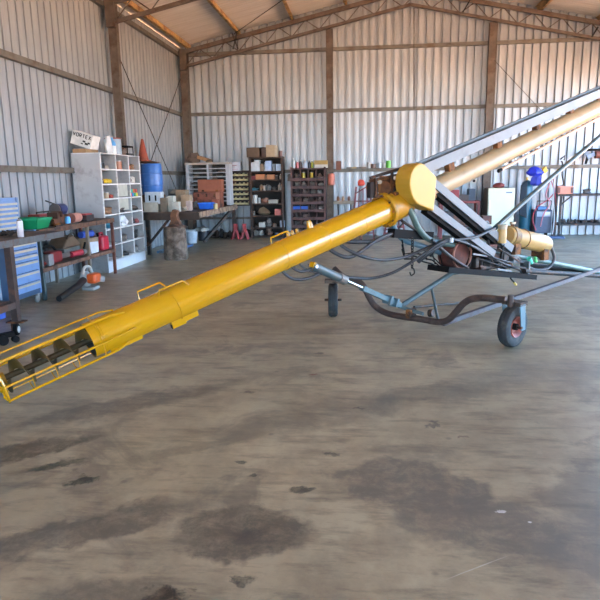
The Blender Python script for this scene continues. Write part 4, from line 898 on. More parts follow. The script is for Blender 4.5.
for (x0, y0, x1, y1, Y, dep, c, nm, lb, cat) in (
    (160.5, 198, 167, 210, 12.85, .2, '6a5e50', 'oil_can', 'tall brown oil can right of the cream bin', 'can'),
    (167, 196, 174, 210, 12.95, .2, 'a8a69c', 'cream_jug', 'off-white square jug right of the tall brown oil can', 'jug'),
    (172, 202, 179, 210, 12.8, .16, 'b3aea4', 'photo_box', 'small cream box with a dark window at the front of the corner bench', 'box'),
    (176, 190, 186, 204, 14.3, .3, '85735c', 'brown_carton', 'brown carton behind the cream boxes on the corner bench', 'carton'),
    (168, 189, 177, 198, 14.6, .25, '6c6a66', 'grey_case', 'grey case at the back of the corner bench beside the barrel', 'case'),
    (181, 195, 190, 206, 13.8, .25, 'a08a70', 'open_carton', 'open tan carton in the middle of the corner bench', 'carton'),
    (186, 201, 191, 208, 13.3, .14, 'b09a94', 'pink_packet', 'pinkish packet in front of the open tan carton', 'packet')):
    px(x0, y0, x1, y1, Y, dep, c, nm, lb, cat, z=qz+.002)
o_ = bpy.data.objects['photo_box']
def lumpc(x, y, Y, z, rad, c, name, label, cat, seed=1, rough=.7, group=None): 
    p = at(x, y, Y); return lump(p.x, Y, z, rad, c, name, label, cat, seed, rough, group)
lumpc(176, 200, 13.35, qz, (.09, .09, .09), '2f8068', 'green_rag', 'teal green rag between the cream jug and the open carton', 'rag', 51)
lumpc(183, 206, 13.15, qz, (.1, .08, .06), '8a7a6c', 'paint_rags', 'pile of beige rags at the bench edge above the log', 'rags', 52)
lumpc(176, 188, 14.45, qz+.34, (.16, .1, .06), '7c7466', 'work_gloves', 'grey brown work gloves on top of the brown carton', 'gloves', 53)
lumpc(194.5, 203, 13.9, qz, (.09, .1, .1), '2e2624', 'dark_pulley', 'dark pulley wheel on the bench left of the blue tray', 'pulley', 54, .5)
# blue tray
p, q = at(199.5, 206, 13.9), at(210, 206, 13.9)
t = thing('blue_tray', ((p.x+q.x)/2, 14.0, qz), 'bright blue plastic tray on the corner bench before the copper boxes', 'tray')
openbox(p.x, 13.9, q.x, 14.25, qz+.002, qz+.15, .03, .01, cm('1f5fc4', .35), t, 'tray_body')
MB().box(p.x-.03, 13.86, qz+.13, q.x+.03, 13.875, qz+.155).build('tray_rim', cm('3a78d8', .35), t)
tin(q.x+.12, 13.95, qz, .05, .12, 'a89a6a', 'yellow_tin', 'small tan tin right of the blue tray', 'tin')
px(212, 199, 218, 206, 14.35, .12, '8a4a34', 'copper_tin', 'narrow rust red tin right of the blue tray', 'tin', z=qz+.002)
# copper-brown tool boxes
t = thing('brown_toolbox', (-3.9, 15.0, qz), 'large copper brown steel box standing on the corner bench', 'steel box')
a, b = at(193.5, 205, 14.8), at(221, 205, 14.8); tp = at(210, 192, 14.8); b.x = min(b.x, -3.63)
MB().box(a.x, 14.8, qz+.002, b.x, 15.2, tp.z).build('box_body', mat('7a4434', .6, .15, .2, 8, '4f2e24', .35), t, bevel=.01)
for k in (.2, .5, .8): MB().box(a.x+(b.x-a.x)*k-.02, 14.785, tp.z-.12, a.x+(b.x-a.x)*k+.02, 14.8, tp.z-.04).build('box_latch', brownrust, t)
MB().box(b.x-.1, 14.78, qz+.01, b.x-.01, 14.8, tp.z-.01).build('box_end_strap', mat('a06a54', .6, .1), t)
t2 = thing('copper_case', (-3.9, 15.0, tp.z), 'plain copper brown case lying on the large brown box', 'case')
a, b, tp2 = at(198, 192, 14.9), at(222, 192, 14.9), at(210, 179.5, 14.9)
MB().box(a.x, 14.9, tp.z+.002, b.x, 15.15, tp2.z).build('case_body', mat('8a4f38', .55, .1, .12, 6), t2, bevel=.01)
MB().box(a.x+.1, 14.89, tp.z+.01, a.x+.16, 14.9, tp.z+.05).box(b.x-.16, 14.89, tp.z+.01, b.x-.1, 14.9, tp.z+.05).build('case_hinge', brownrust, t2)
# grey pigeonhole sorter standing on the bench end
SY = 16.1
a, b, tp = at(187.5, 205, SY), at(230.5, 205, SY), at(205, 164.5, SY)
t = thing('grey_sorter', ((a.x+b.x)/2, SY, qz), 'pale grey steel sorting rack with thin shelves on the corner bench', 'rack')
w0, w1, zt_ = a.x, b.x, tp.z
MB().box(w0, SY, qz+.002, w0+.08, SY+.4, zt_).build('side_panel', mat('a8aab0', .5, .1), t)
MB().box(w1-.1, SY, qz+.002, w1, SY+.4, zt_).build('side_panel', mat('a8aab0', .5, .1), t)
MB().box((w0+w1)/2-.02, SY, qz+.002, (w0+w1)/2+.03, SY+.38, zt_).build('divider', mat('a0a2a8', .5, .1), t)
MB().box(w0+.08, SY+.38, qz+.002, w1-.1, SY+.4, zt_).build('back_panel', mat('3a3836', .7, .1), t)
MB().box(w0-.02, SY-.02, zt_, w1, SY+.4, zt_+.05).build('rack_top', mat('a49a90', .6, .1), t)
for k in range(1, 10):
    z = qz+(zt_-qz)*k/10
    MB().box(w0+.08, SY+.005, z-.012, (w0+w1)/2-.02, SY+.38, z+.012).build('shelf', mat('9a9a9e', .5, .1), t)
    MB().box((w0+w1)/2+.03, SY+.005, z-.012, w1-.1, SY+.38, z+.012).build('shelf', mat('9a9a9e', .5, .1), t)
for i, (k, s_) in enumerate(((6, .62), (7, .75), (8, .8), (5, .15), (7, .2))):
    z = qz+(zt_-qz)*k/10+.014; x = w0+(w1-w0)*s_
    one(MB().blob((x, SY+.12, z+.025), (.1, .08, .03), .2, 2, 60+i), 'small_casting', cm(('6e5d50', '5c4a42', '8a8078', '4e4644', '75685c')[i]), ('brown part on the sorting rack shelf level with the carton top', 'dark brown part on the sorting rack, right column', 'pale part high on the sorting rack, right column', 'dark part low on the sorting rack, left column', 'grey brown part high on the sorting rack, left column')[i], 'part')
p = at(194, 160, SY+.2); lump(p.x, SY+.2, zt_+.052, (.17, .16, .15), '5a4a40', 'old_radiator_hose', 'bunched dark brown hoses on the left of the sorting rack top', 'hoses', 70)
p = at(204, 160, SY+.2); one(MB().bar(Vector((p.x-.15, SY+.2, zt_+.2)), Vector((p.x+.18, SY+.15, zt_+.1)), .2, .08), 'timber_block', cm('9a7450', .8), 'tan timber block leaning on top of the sorting rack', 'timber')
p = at(198, 162, SY+.1); lump(p.x+.3, SY+.1, zt_+.052, (.1, .08, .05), '6a5648', 'leather_pouch', 'flat brown pouch on the front of the sorting rack top', 'pouch', 72)
# white carton sign above yellow bins
a, b, tp = at(228.5, 170.5, 16.6), at(240.5, 170.5, 16.6), at(234, 161.5, 16.6)
# yellow bin panel
BYp = 16.72
a, b = at(231.5, 205, BYp), at(248.5, 205, BYp); tp = at(240, 171.5, BYp)
t = thing('bin_panel', ((a.x+b.x)/2, BYp+.1, a.z), 'dark panel of small pale yellow parts bins hung on the end wall', 'bin panel')
MB().box(a.x-.03, BYp+.118, a.z-.03, b.x+.03, BYp+.2, tp.z+.02).build('louvre_panel', darksteel, t)
MB().box(a.x-.02, BYp, a.z-.01, b.x+.02, BYp+.118, a.z+.0085).build('bottom_ledge', darksteel, t)
MB().box(a.x, BYp+.2, tp.z-.1, b.x, YB-.005, tp.z-.02).build('wall_bracket', darksteel, t)
WLb = mat('b8ab80', .5, 0, .1, 8)
nr, nc = 7, 4
for r_ in range(nr):
    for c_ in range(nc):
        x0 = a.x+(b.x-a.x)*c_/nc+.006; x1 = a.x+(b.x-a.x)*(c_+1)/nc-.006; z0 = a.z+(tp.z-a.z)*r_/nr+.01; hh = (tp.z-a.z)/nr*.62
        if r_ == nr-1 and c_ == 0: pass
        bt = thing('parts_bin', ((x0+x1)/2, BYp+.06, z0), 'pale yellow parts bin, %s row down, %s from the left' % (('bottom', 'sixth', 'fifth', 'fourth', 'third', 'second', 'top')[r_].replace('bottom', 'seventh').replace('top', 'first'), ('first', 'second', 'third', 'fourth')[c_]), 'parts bin', 'yellow parts bins on the panel')
        mb = MB(); mb.box(x0, BYp, z0, x1, BYp+.118, z0+.01).box(x0, BYp, z0+.01, x1, BYp+.008, z0+hh*.62).box(x0, BYp+.008, z0+.01, x0+.006, BYp+.118, z0+hh).box(x1-.006, BYp+.008, z0+.01, x1, BYp+.118, z0+hh)
        mb.build('bin_body', WLb, bt)
pa, pb, pt = at(228.5, 170, 16.75), at(240.3, 170, 16.75), at(234, 161.8, 16.75)
t = thing('printed_carton', ((pa.x+pb.x)/2, 16.8, pa.z), 'white printed carton standing on the top edge of the yellow bin panel', 'carton')
zc = tp.z+.022
MB().box(pa.x, 16.76, zc, pb.x, 16.95, pt.z).build('carton_body', cm('c4c8d4', .6), t, bevel=.005)
mb = MB(); mb.box(pa.x+.05, 16.755, zc+.14, pb.x-.1, 16.76, zc+.155); mb.box(pa.x+.05, 16.755, zc+.1, pb.x-.16, 16.76, zc+.11); mb.box(pa.x+.05, 16.755, zc+.04, pb.x-.06, 16.76, zc+.05); mb.build('printed_lines', cm('8a4a5c'), t)
# floor things near the corner
p = at(192, 243, 13.2); p.z = 0
t = thing('white_bucket', (-3.82, 13.3, 0), 'white plastic bucket of rags on the floor right of the log', 'bucket')
q = atz(192, 243, 0); 
MB().lathe((q.x, q.y, 0), (0, 0, 1), [(0, 0), (.13, 0), (.16, .3), (.15, .3), (.12, .02), (0, .02)], 24).build('bucket_body', cm('aeb6c2', .4), t)
MB().blob((q.x, q.y, .3), (.13, .13, .07), .3, 2, 5).build('rag_fill', cm('c0c4c8', .8), t)
q2 = atz(203.5, 240.5, 0)
t = thing('black_bucket', (q2.x, q2.y, 0), 'black drum heaped with off-white rags right of the white bucket', 'bucket')
MB().lathe((q2.x, q2.y, 0), (0, 0, 1), [(0, 0), (.13, 0), (.15, .26), (.14, .26), (0, .25)], 24).build('bucket_body', cm('20222a', .4), t)
MB().blob((q2.x-.02, q2.y, .3), (.19, .15, .09), .3, 2, 8).build('rag_heap', cm('a8a49e', .85), t)
q3 = atz(150, 244, 0)
for i in range(5):
    one(MB().cyl((-4.7+.09*i, 13.1, .031), (-4.7+.09*i, 14.6, .031), .03, seg=12), 'steel_pipe', cm(('6a86a0', '8a9aaa', '54708c', '9aa0a6', '4c6a90')[i], .4, .3), ('grey blue', 'pale grey', 'blue', 'silver', 'deep blue')[i]+' pipe in the low row under the corner bench', 'pipe', 'pipes under the corner bench')
# girt shelf and dark scrap along the wall base
one(MB().box(-3.4, 16.7, .52, -2.46, 16.9, .56), 'low_rail', girtm, 'pale steel rail lying above the scrap left of the axle stands', 'rail')
for k, x in enumerate((-3.3, -2.55)): pass
o_ = bpy.data.objects['low_rail']; bpy.data.objects.remove(o_)
trim(MB().box(-4.9, YB-.12, .5, -2.35, YB-.02, .56), girtm, 'low steel rail across the end wall')
for i in range(9):
    x = -4.35+.125*i
    lump(x, 16.72-.03*(i % 2), .0, (.08, .09, .09+.03*(i % 3)), ('2c211d', '3a2a22', '1f1a19', '43342a')[i % 4], 'scrap_part', 'dark rusty scrap part, %s from the left in the row along the wall' % ('first', 'second', 'third', 'fourth', 'fifth', 'sixth', 'seventh', 'eighth', 'ninth')[i], 'scrap', 80+i, .8, 'scrap parts along the end wall')
for px_, lb in ((235.7, 'left red axle stand on the floor before the end wall'), (244.6, 'right red axle stand beside the dark shelving')):
    q = atz(px_, 238, 0); q.y = 16.3; x = at(px_, 230, 16.3).x
    t = thing('axle_stand', (x, 16.3, 0), lb, 'axle stand', 'red axle stands')
    for k in range(4):
        a_ = math.pi/4+k*math.pi/2; MB().bar((x+.15*math.cos(a_), 16.3+.15*math.sin(a_), .0), (x+.04*math.cos(a_), 16.3+.04*math.sin(a_), .25), .06, .02).build('leg', cm('8c2c30', .5), t)
    MB().box(x-.045, 16.255, .2, x+.045, 16.345, .36).build('stand_column', cm('8c2c30', .5), t)
    MB().box(x-.05, 16.27, .35, x+.05, 16.33, .42).build('stand_saddle', cm('a03438', .5), t)
# ------------------------------------------------------------------ dark shelving
def shelving(x0p, x1p, ytop, ybot, YY, dep, name, label, m, levels, cols, lip):
    a, b, tp = at(x0p, ybot, YY), at(x1p, ybot, YY), at((x0p+x1p)/2, ytop, YY); x0, x1, zt_ = a.x, b.x, tp.z
    t = thing(name, ((x0+x1)/2, YY+dep/2, 0), label, 'shelving')
    for x in (x0, x1-.05): MB().box(x, YY, 0, x+.05, YY+dep, zt_).build('side_panel', m, t)
    MB().box(x0+.05, YY+dep-.015, 0, x1-.05, YY+dep, zt_).build('back_panel', mat('1e1816', .8), t)
    Z = []
    for yv in levels:
        z = at((x0p+x1p)/2, yv, YY).z; Z.append(z)
        s_ = MB().box(x0+.05, YY+.003, z-.035, x1-.05, YY+dep-.015, z).build('shelf', m, t)
        if lip and len(Z) > 1: MB().box(x0+.05, YY-.008, z-.05, x1-.05, YY+.01, z+lip).build('shelf_lip', m, s_)
    for c_ in range(1, cols):
        x = x0+.05+(x1-x0-.1)*c_/cols; MB().box(x-.012, YY+.02, Z[-1], x+.012, YY+dep-.015, zt_-.03).build('divider', m, t)
    return t, x0, x1, Z
t, X0, X1, Z = shelving(251, 284, 156.5, 236.5, 16.55, .42, 'dark_bookcase', 'tall dark timber shelving crammed with workshop parts, left of the bottle rack', shelfdark, (157, 171, 179.5, 190.5, 203.5, 215.5, 227.5, 236), 1, 0)
FY = 16.6
def row(z, items, shelf):
    for (px_, w, h, c, kind, txt) in items:
        x = at(px_, 200, FY).x; lbl = txt+' on the '+shelf
        if kind == 'box': pbox(x-w/2, FY, x+w/2, FY+.2, z+.001, h, c, 'parts_box', lbl, 'box')
        elif kind == 'tin': tin(x, FY+.12, z+.001, w/2, h, c, 'tin', lbl, 'tin')
        elif kind == 'bottle': bottle(x, FY+.12, z+.001, w/2, h, c, 'bottle', lbl, 'bottle')
        else: lump(x, FY+.14, z+.001, (w/2, .1, h/1.7), c, kind, lbl, kind.replace('_', ' '), int(px_*10) % 97, .6)
row(Z[0], ((255.5, .42, .26, '54412f', 'box', 'brown carton at the left'), (264, .2, .26, '43312a', 'box', 'narrow dark carton in the middle'), (271.5, .24, .32, '9c8a70', 'box', 'tan carton standing tallest'), (277, .08, .3, 'a49a88', 'box', 'pale narrow carton'), (281, .1, .16, '5a302a', 'tin', 'small dark red tin')), 'top of the dark shelving')
row(Z[1], ((253.5, .12, .24, 'a9b3bc', 'box', 'pale carton at the far left'), (258, .14, .3, 'b4bcc4', 'box', 'white carton second along'), (262.5, .1, .2, '7d6a58', 'box', 'brown carton'), (265.5, .1, .24, 'b0bac6', 'bottle', 'white bottle'), (269, .16, .27, '9fb2d0', 'box', 'blue and white box in the middle'), (274.5, .12, .18, '8c949c', 'tin', 'grey tin'), (279.5, .16, .18, 'a8bcd2', 'box', 'pale blue box at the right')), 'upper shelf of the dark shelving')
row(Z[2], ((254, .13, .1, '6e2a30', 'box', 'dark red box'), (260.5, .24, .14, 'a8704c', 'box', 'orange tan tray'), (266, .08, .1, '8c7460', 'tin', 'small brown tin'), (271, .2, .13, 'a8714c', 'box', 'second orange tan tray'), (276.5, .08, .1, '5e5450', 'tin', 'dark tin'), (280.5, .07, .14, '9a8e80', 'bottle', 'beige bottle at the right')), 'second shelf of the dark shelving')
row(Z[3], ((254.5, .2, .08, '4a7f8c', 'cloth', 'teal cloth at the left'), (260.5, .1, .16, '8a6a50', 'hand_tool', 'brown hand tool'), (263.8, .08, .12, '9a9084', 'tin', 'pale tin'), (268, .16, .15, '6a6c70', 'fitting', 'grey fitting'), (273.8, .12, .1, '57504c', 'fitting', 'dark fitting'), (279.5, .1, .2, 'a09a92', 'bottle', 'off-white bottle')), 'third shelf of the dark shelving')
row(Z[4], ((254, .16, .22, 'a3a29e', 'tin', 'pale stacked tin'), (258, .1, .14, '8e8c8a', 'tin', 'grey tin beside it'), (264.5, .22, .14, '9a6e5c', 'bundle', 'pinkish brown bundle'), (273, .26, .1, '9c9a92', 'box', 'pale tray at the right')), 'fourth shelf of the dark shelving')
row(Z[5], ((252.8, .07, .1, '5a504a', 'tin', 'small tin'), (262.5, .38, .18, '6e5c48', 'toolbag', 'wide brown tool bag'), (277.5, .18, .17, 'b06058', 'box', 'salmon red box')), 'fifth shelf of the dark shelving')
row(Z[6], ((255, .12, .08, '5b463c', 'machine_part', 'brown part'), (261, .16, .14, 'b0aaa4', 'box', 'white and red box'), (267.5, .18, .22, '5f5c5a', 'alternator', 'round grey alternator'), (273, .12, .1, '7d6a5c', 'machine_part', 'tan part'), (281.5, .12, .18, 'a4b0c4', 'box', 'pale blue box')), 'sixth shelf of the dark shelving')
row(Z[7]-.0, ((254.5, .16, .16, '77716c', 'machine_part', 'grey bundled part'), (259.5, .14, .14, '9a9690', 'machine_part', 'pale bundled part'), (267.5, .2, .19, '6b4c3c', 'motor', 'brown motor'), (275, .1, .06, '2c50a0', 'tin', 'blue low tin'), (280, .18, .08, '4c4844', 'machine_part', 'flat dark part')), 'bottom shelf of the dark shelving')
# bottle rack with sloping bins
lv = (168, 179, 187, 194.7, 202.5, 210.5, 218.2, 226, 234)
t, X0, X1, Z = shelving(291.5, 326, 167, 236, 16.6, .36, 'bolt_rack', 'reddish brown pigeonhole rack of bolts with bottles on top', shelfred, lv, 4, .03)
bpy.data.objects['bolt_rack']
FY = 16.66
BW = (X1-X0-.1)/4
cw = ('left', 'second', 'third', 'right')
rown = ('top', 'second', 'third', 'fourth', 'fifth', 'sixth', 'seventh', 'bottom')
cc = ('8e8a88', '6c6462', 'a49a94', '5a504e', '9c8078', '77726e')
k = 0
for r_ in range(1, 9):
    for c_ in range(4):
        x = X0+.05+BW*(c_+.5); k += 1
        if r_ == 1 and c_ in (1, 2): 
            tin(x-.02, FY+.08, Z[1]+.002, .05, .17, 'c0a43a', 'yellow_tin', 'yellow tin in the %s compartment of the bolt rack top row' % cw[c_], 'tin'); continue
        if r_ == 5 and c_ in (0, 1):
            pbox(x-.11, FY-.0, x+.11, FY+.16, Z[5]+.002, .12, '2458b4', 'blue_box', 'blue box in the %s compartment of the bolt rack fifth row' % cw[c_]); continue
        if r_ >= 6 and c_ > 1: continue
        lump(x+.02*((k*7) % 3-1), FY+.12, Z[r_]+.002, (.065, .07, .07+.02*(k % 2)), cc[k % 6], 'bolt_heap', '%s heap of bolts in the %s compartment, %s row of the bolt rack' % (('grey', 'dark grey', 'pale', 'dark', 'pinkish', 'mid grey')[k % 6], cw[c_], rown[r_-1]), 'bolts', k, .5, 'bolt heaps in the rack', .35)
FY = 16.7
for px_, w, h, c, nm in ((293, .1, .28, 'a8aeb0', 'tall white bottle at the left end'), (297, .09, .2, 'b86a70', 'pink and white bottle'), (300, .07, .22, '4a3a3c', 'dark bottle third along'), (304.5, .15, .24, 'a2a6b2', 'broad grey white bottle'), (309, .09, .2, '2c3038', 'black bottle'), (311.8, .07, .21, 'b3b33a', 'yellow green bottle'), (315, .09, .2, '2f2c2a', 'black bottle beside the carton')):
    bottle(at(px_, 160, FY).x, FY+.1, Z[0]+.002, w/2, h, c, 'spray_bottle', nm+' on top of the bolt rack', 'bottle', 'b8b8b4' if c != '2c3038' else '303030')
x = at(321.5, 160, FY).x; t = thing('yellow_carton', (x, FY+.1, Z[0]), 'tan and cream carton at the right end of the bolt rack top', 'carton')
MB().box(x-.2, FY, Z[0]+.002, x+.16, FY+.22, Z[0]+.09).build('carton_base', cm('b0aaa0'), t); MB().box(x-.2, FY, Z[0]+.09, x+.16, FY+.22, Z[0]+.2).build('carton_lid', cm('94783e'), t)
lump(at(288.5, 172, 16.5).x, 16.75, 1.55, (.06, .06, .12), '6c6258', 'hanging_glove', 'brown work glove hanging between the two dark racks', 'glove', 5)
# column wrap and box
c0_ = at(331.5, 180, 16.85)
one(MB().lathe((c0_.x+.0, 16.8, 1.42), (0, 0, 1), [(.06, 0), (.09, .02), (.095, .2), (.09, .3), (.06, .32), (.0, .32)], 18), 'orange_roll', cm('b86a58', .6), 'salmon orange roll strapped to the end-wall column', 'roll')
px(336, 161, 341, 170, 16.95, .1, '6a4030', 'wooden_box', 'small brown wooden box on the girt right of the column', 'box')
px(326, 162, 328.5, 170, 16.9, .1, '4f3a30', 'brown_board', 'narrow brown board left of the end-wall column', 'board')
# jars on the girt
zg = 1.82+.047
for px_, w, h, c, nm in ((369, .09, .13, 'b0b4b8', 'pale jar'), (373.5, .14, .1, '5a4038', 'squat brown tin'), (379.5, .1, .12, 'b4b8ba', 'white jar'), (384, .09, .11, '97a09e', 'grey jar'), (388.5, .13, .18, '5cae3a', 'bright green jar')):
    tin(at(px_, 165, 17.05).x, 17.08, zg, w/2, h, c, 'jar', nm+' on the end-wall girt left of the yellow belt cover', 'jar', None, c)
for px_, c, nm in ((349, '5f5348', 'flat brown spanner'), (354, '9a8048', 'small brass tool'), (359, '4f4844', 'dark flat tool'), (364, '6b5a50', 'thin brown tool')):
    x = at(px_, 168, 17.05).x; one(MB().box(x-.07, 17.03, zg, x+.07, 17.09, zg+.035), 'hand_tool', cm(c), nm+' lying on the girt left of the jars', 'tool')
# small wall shelf with stains above
a, b = at(333.5, 203, 16.75), at(355, 203, 16.75)
t = thing('wall_shelf', ((a.x+b.x)/2, 16.9, a.z), 'cream edged small shelf on the end wall right of the column', 'shelf')
MB().box(a.x, 16.75, a.z-.03, b.x, 17.1, a.z+.05).build('shelf_board', cm('948c7e'), t, bevel=.01)
for x in (a.x+.12, b.x-.12): MB().bar((x, 17.1, a.z-.35), (x, 16.82, a.z-.03), .03, .03).build('shelf_bracket', darksteel, t)
for i, (px_, c, nm) in enumerate(((338, '8a5a3c', 'brown knob'), (343, 'a08468', 'tan bottle'), (349, '6c4a3a', 'dark brown jar'))):
    bottle(at(px_, 200, 16.9).x, 16.95, a.z+.052, .04, .13, c, 'shelf_bottle', nm+' on the small cream edged wall shelf', 'bottle', c)
# red engine hoist / trolley frame behind the tube
def redframe(xp, Y, z1, label, name):
    x = at(xp, 200, Y).x; t = thing(name, (x, Y, 0), label, 'steel frame'); m = mat('7a3a3e', .6, .1, .25, 8, '4a3434', .4)
    for dx in (-.3, .3): MB().bar((x+dx, Y, 0), (x+dx*.6, Y, z1), .05, .05, (0, 1, 0)).build('frame_post', m, t)
    for k in range(4): MB().bar((x-.28+.14*k, Y+.03, .1), (x-.2+.1*k, Y+.03, z1-.05), .03, .03).build('lattice_bar', m, t)
    for k in range(6): MB().bar((x-.28+.02*k, Y, .15+k*z1/6.5), (x+.28-.02*k, Y, .15+(k+1)*z1/6.5 if k % 2 else .15+k*z1/6.5), .035, .035).build('cross_bar', m, t)
    for dx in (-.3, .3): MB().bar((x+dx, Y-.3, .03), (x+dx, Y+.25, .03), .05, .05).build('foot', m, t)
    return t, x
t, x = redframe(363, 16.3, 1.38, 'dull red lattice steel frame behind the yellow tube', 'lattice_frame')
lump(x-.05, 16.3, 1.4, (.1, .08, .09), 'c0483a', 'red_bag', 'bright red cap on top of the lattice frame', 'cap', 91)
t, x = redframe(395, 16.2, .55, 'low dull red steel frame on the floor below the gearbox', 'low_frame')
t, x = redframe(350, 16.0, .35, 'low rusty frame on the floor beneath the small wall shelf', 'low_frame')
# red bench with clutter behind the belt channels
t = thing('red_bench', (2.3, 16.3, 0), 'red steel bench against the end wall left of the fridge', 'bench')
rx0, rx1 = at(440, 200, 16.2).x, at(480, 200, 16.2).x
MB().box(rx0, 16.1, .92, rx1, 16.7, .98).build('bench_top', cm('7d3236'), t)
for x in (rx0+.04, rx1-.04):
    for y in (16.14, 16.66): MB().box(x-.03, y-.03, 0, x+.03, y+.03, .92).build('leg', cm('6b2c30'), t)
MB().box(rx0+.04, 16.12, .3, rx1-.04, 16.68, .34).build('low_shelf', cm('4a3030'), t)
for i, (px_, w, h, c, nm) in enumerate(((446, .3, .2, '2c2a30', 'black case'), (455, .22, .28, '8a2f34', 'red jerry can'), (464, .25, .15, '453c3c', 'dark box'), (472, .16, .3, '3a4a5c', 'slate blue box'))):
    x = at(px_, 195, 16.2).x; pbox(x-w/2, 16.2, x+w/2, 16.5, .982, h, c, 'bench_box', nm+' on the red bench by the end wall', 'box')
for i, (px_, w, h, c, nm) in enumerate(((448, .35, .35, '3a3438', 'dark crate'), (460, .3, .42, '5c3f34', 'brown crate'), (472, .3, .3, '4a5460', 'slate crate'))):
    x = at(px_, 195, 16.2).x; pbox(x-w/2, 16.2, x+w/2, 16.55, .342, h, c, 'shelf_crate', nm+' on the low shelf of the red bench', 'crate')
p = at(471, 181, 17.0); t = thing('wall_socket', (p.x, 17.02, p.z), 'white double socket on the end wall above the red bench', 'socket')
MB().box(p.x-.2, 17.0, p.z-.06, p.x+.16, 17.1, p.z+.06).build('socket_plate', cm('aaa49c'), t); MB().cyl((p.x-.1, 17.0, p.z), (p.x-.1, 16.98, p.z), .035, seg=14).build('socket_hole', black, t); MB().cyl((p.x+.08, 17.0, p.z), (p.x+.08, 16.98, p.z), .035, seg=14).build('socket_hole', black, t)
# fridge
FYY = 15.9
a, b, tp = at(486.5, 230, FYY), at(513, 230, FYY), at(500, 188, FYY)
t = thing('old_fridge', ((a.x+b.x)/2, FYY+.3, 0), 'cream coloured old fridge by the end wall behind the tan tank', 'fridge')
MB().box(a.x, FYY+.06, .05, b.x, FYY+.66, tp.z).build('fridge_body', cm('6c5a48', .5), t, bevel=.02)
MB().box(a.x, FYY, .06, b.x, FYY+.056, tp.z).build('fridge_door', mat('b9bba6', .4, 0, .04, 3), t, bevel=.015)
MB().box(a.x+.03, FYY-.03, .75, a.x+.06, FYY, 1.0).build('door_handle', cm('d0d0c8', .3, .4), t)
MB().box(b.x-.22, FYY-.006, tp.z-.13, b.x-.07, FYY, tp.z-.1).build('door_badge', cm('5a6a8c', .4), t)
MB().box(a.x+.05, FYY+.1, 0, b.x-.05, FYY+.6, .05).build('fridge_plinth', black, t)
lump((a.x+b.x)/2-.02, FYY+.3, tp.z, (.14, .1, .07), '6e2f2c', 'red_helmet', 'dark red lump of cloth lying on top of the fridge', 'cloth', 97)
# welder with cylinder, hoses, hat and jacket
wy = 16.4; x0 = at(528, 200, wy).x
t = thing('gas_cylinder', (x0+.02, wy+.2, 0), 'tall dark blue green gas cylinder under the blue cap', 'gas cylinder')
MB().lathe((x0+.0, wy+.2, .02), (0, 0, 1), [(0, 0), (.14, 0), (.15, .03), (.15, 1.25), (.12, 1.4), (.05, 1.46), (0, 1.46)], 28).build('cylinder_body', cm('1f5a72', .35), t)
MB().cyl((x0, wy+.2, 1.46), (x0, wy+.2, 1.56), .03, seg=12).build('cylinder_valve', cm('a08a4a', .3, .6), t)
t = thing('blue_hat', (x0+.06, wy+.1, 1.55), 'bright royal blue hat and cloth hung over the gas cylinder', 'cap')
MB().blob((x0+.14, wy+.1, 1.68), (.2, .16, .13), .12, 3, 4).build('cap_crown', cm('1c2fb4', .6), t)
MB().blob((x0+.17, wy+.0, 1.45), (.13, .06, .15), .25, 3, 7).build('hanging_cloth', cm('1a2888', .7), t)
one(MB().blob((x0+.42, wy+.2, 1.72), (.08, .05, .09), .2, 2, 3), 'yellow_tag', cm('c4a03a'), 'small yellow glove beside the royal blue cap', 'glove')
one(MB().prism([(x0-.2, wy-.02, 1.35), (x0-.05, wy-.05, 1.5), (x0-.02, wy-.06, .5), (x0-.22, wy-.03, .6)], (0, .06, 0)), 'work_jacket', cm('24303c', .9), 'dark slate jacket draped against the gas cylinder', 'jacket', bevel=.02)
t = thing('welder', (x0+.3, wy, 0), 'dark blue welding machine on wheels right of the gas cylinder', 'welder')
MB().box(x0+.18, wy-.1, .12, x0+.6, wy+.4, .72).build('welder_case', cm('2a3a56', .45), t, bevel=.02)
MB().box(x0+.22, wy-.11, .55, x0+.56, wy-.1, .68).build('control_panel', cm('8796a8', .4), t)
MB().box(x0+.42, wy-.115, .58, x0+.54, wy-.108, .66).build('display_plate', cm('c4cad0', .4), t)
MB().box(x0+.25, wy-.05, .72, x0+.5, wy+.2, .8).build('wire_feeder', cm('3a78b4', .4), t, bevel=.01)
for dx in (.2, .56): MB().cyl((x0+dx, wy+.3, .07), (x0+dx+.05, wy+.3, .07), .07, seg=18).build('wheel', black, t)
MB().tube([(x0+.2, wy-.1, .72), (x0+.2, wy-.14, .95), (x0+.55, wy-.14, .95), (x0+.55, wy-.1, .72)], .014, 8).build('push_handle', darksteel, t)
for i, (pts, c, lb) in enumerate((([(.55, 1.5), (.6, 1.2), (.45, .98), (.2, .8), (.1, .5), (.2, .2)], '9a3040', 'dark red hose looping left over the welder'),
     ([(.5, 1.45), (.62, 1.1), (.66, .8), (.66, .5), (.68, .3), (.64, .15)], 'a8384a', 'red hose hanging right of the welder'),
     ([(.46, 1.4), (.38, 1.1), (.5, .9), (.35, .6), (.3, .3)], 'b06a78', 'pink hose hanging before the welder'),
     ([(.56, 1.55), (.57, 1.0), (.62, .5), (.6, .1)], 'a4a8b0', 'pale grey cable hanging down to the welder'))):
    one(MB().tube([(x0+p_[0], wy-.17-.02*i, p_[1]) for p_ in pts], .014, 8, smooth=True), 'welding_hose', cm(c, .5), lb, 'hose')
one(MB().box(x0+.1, wy-.45, .0, x0+.85, wy-.2, .06), 'blue_pallet', cm('3a4a68', .6), 'flat dark blue board on the floor before the welder', 'board', bevel=.01)
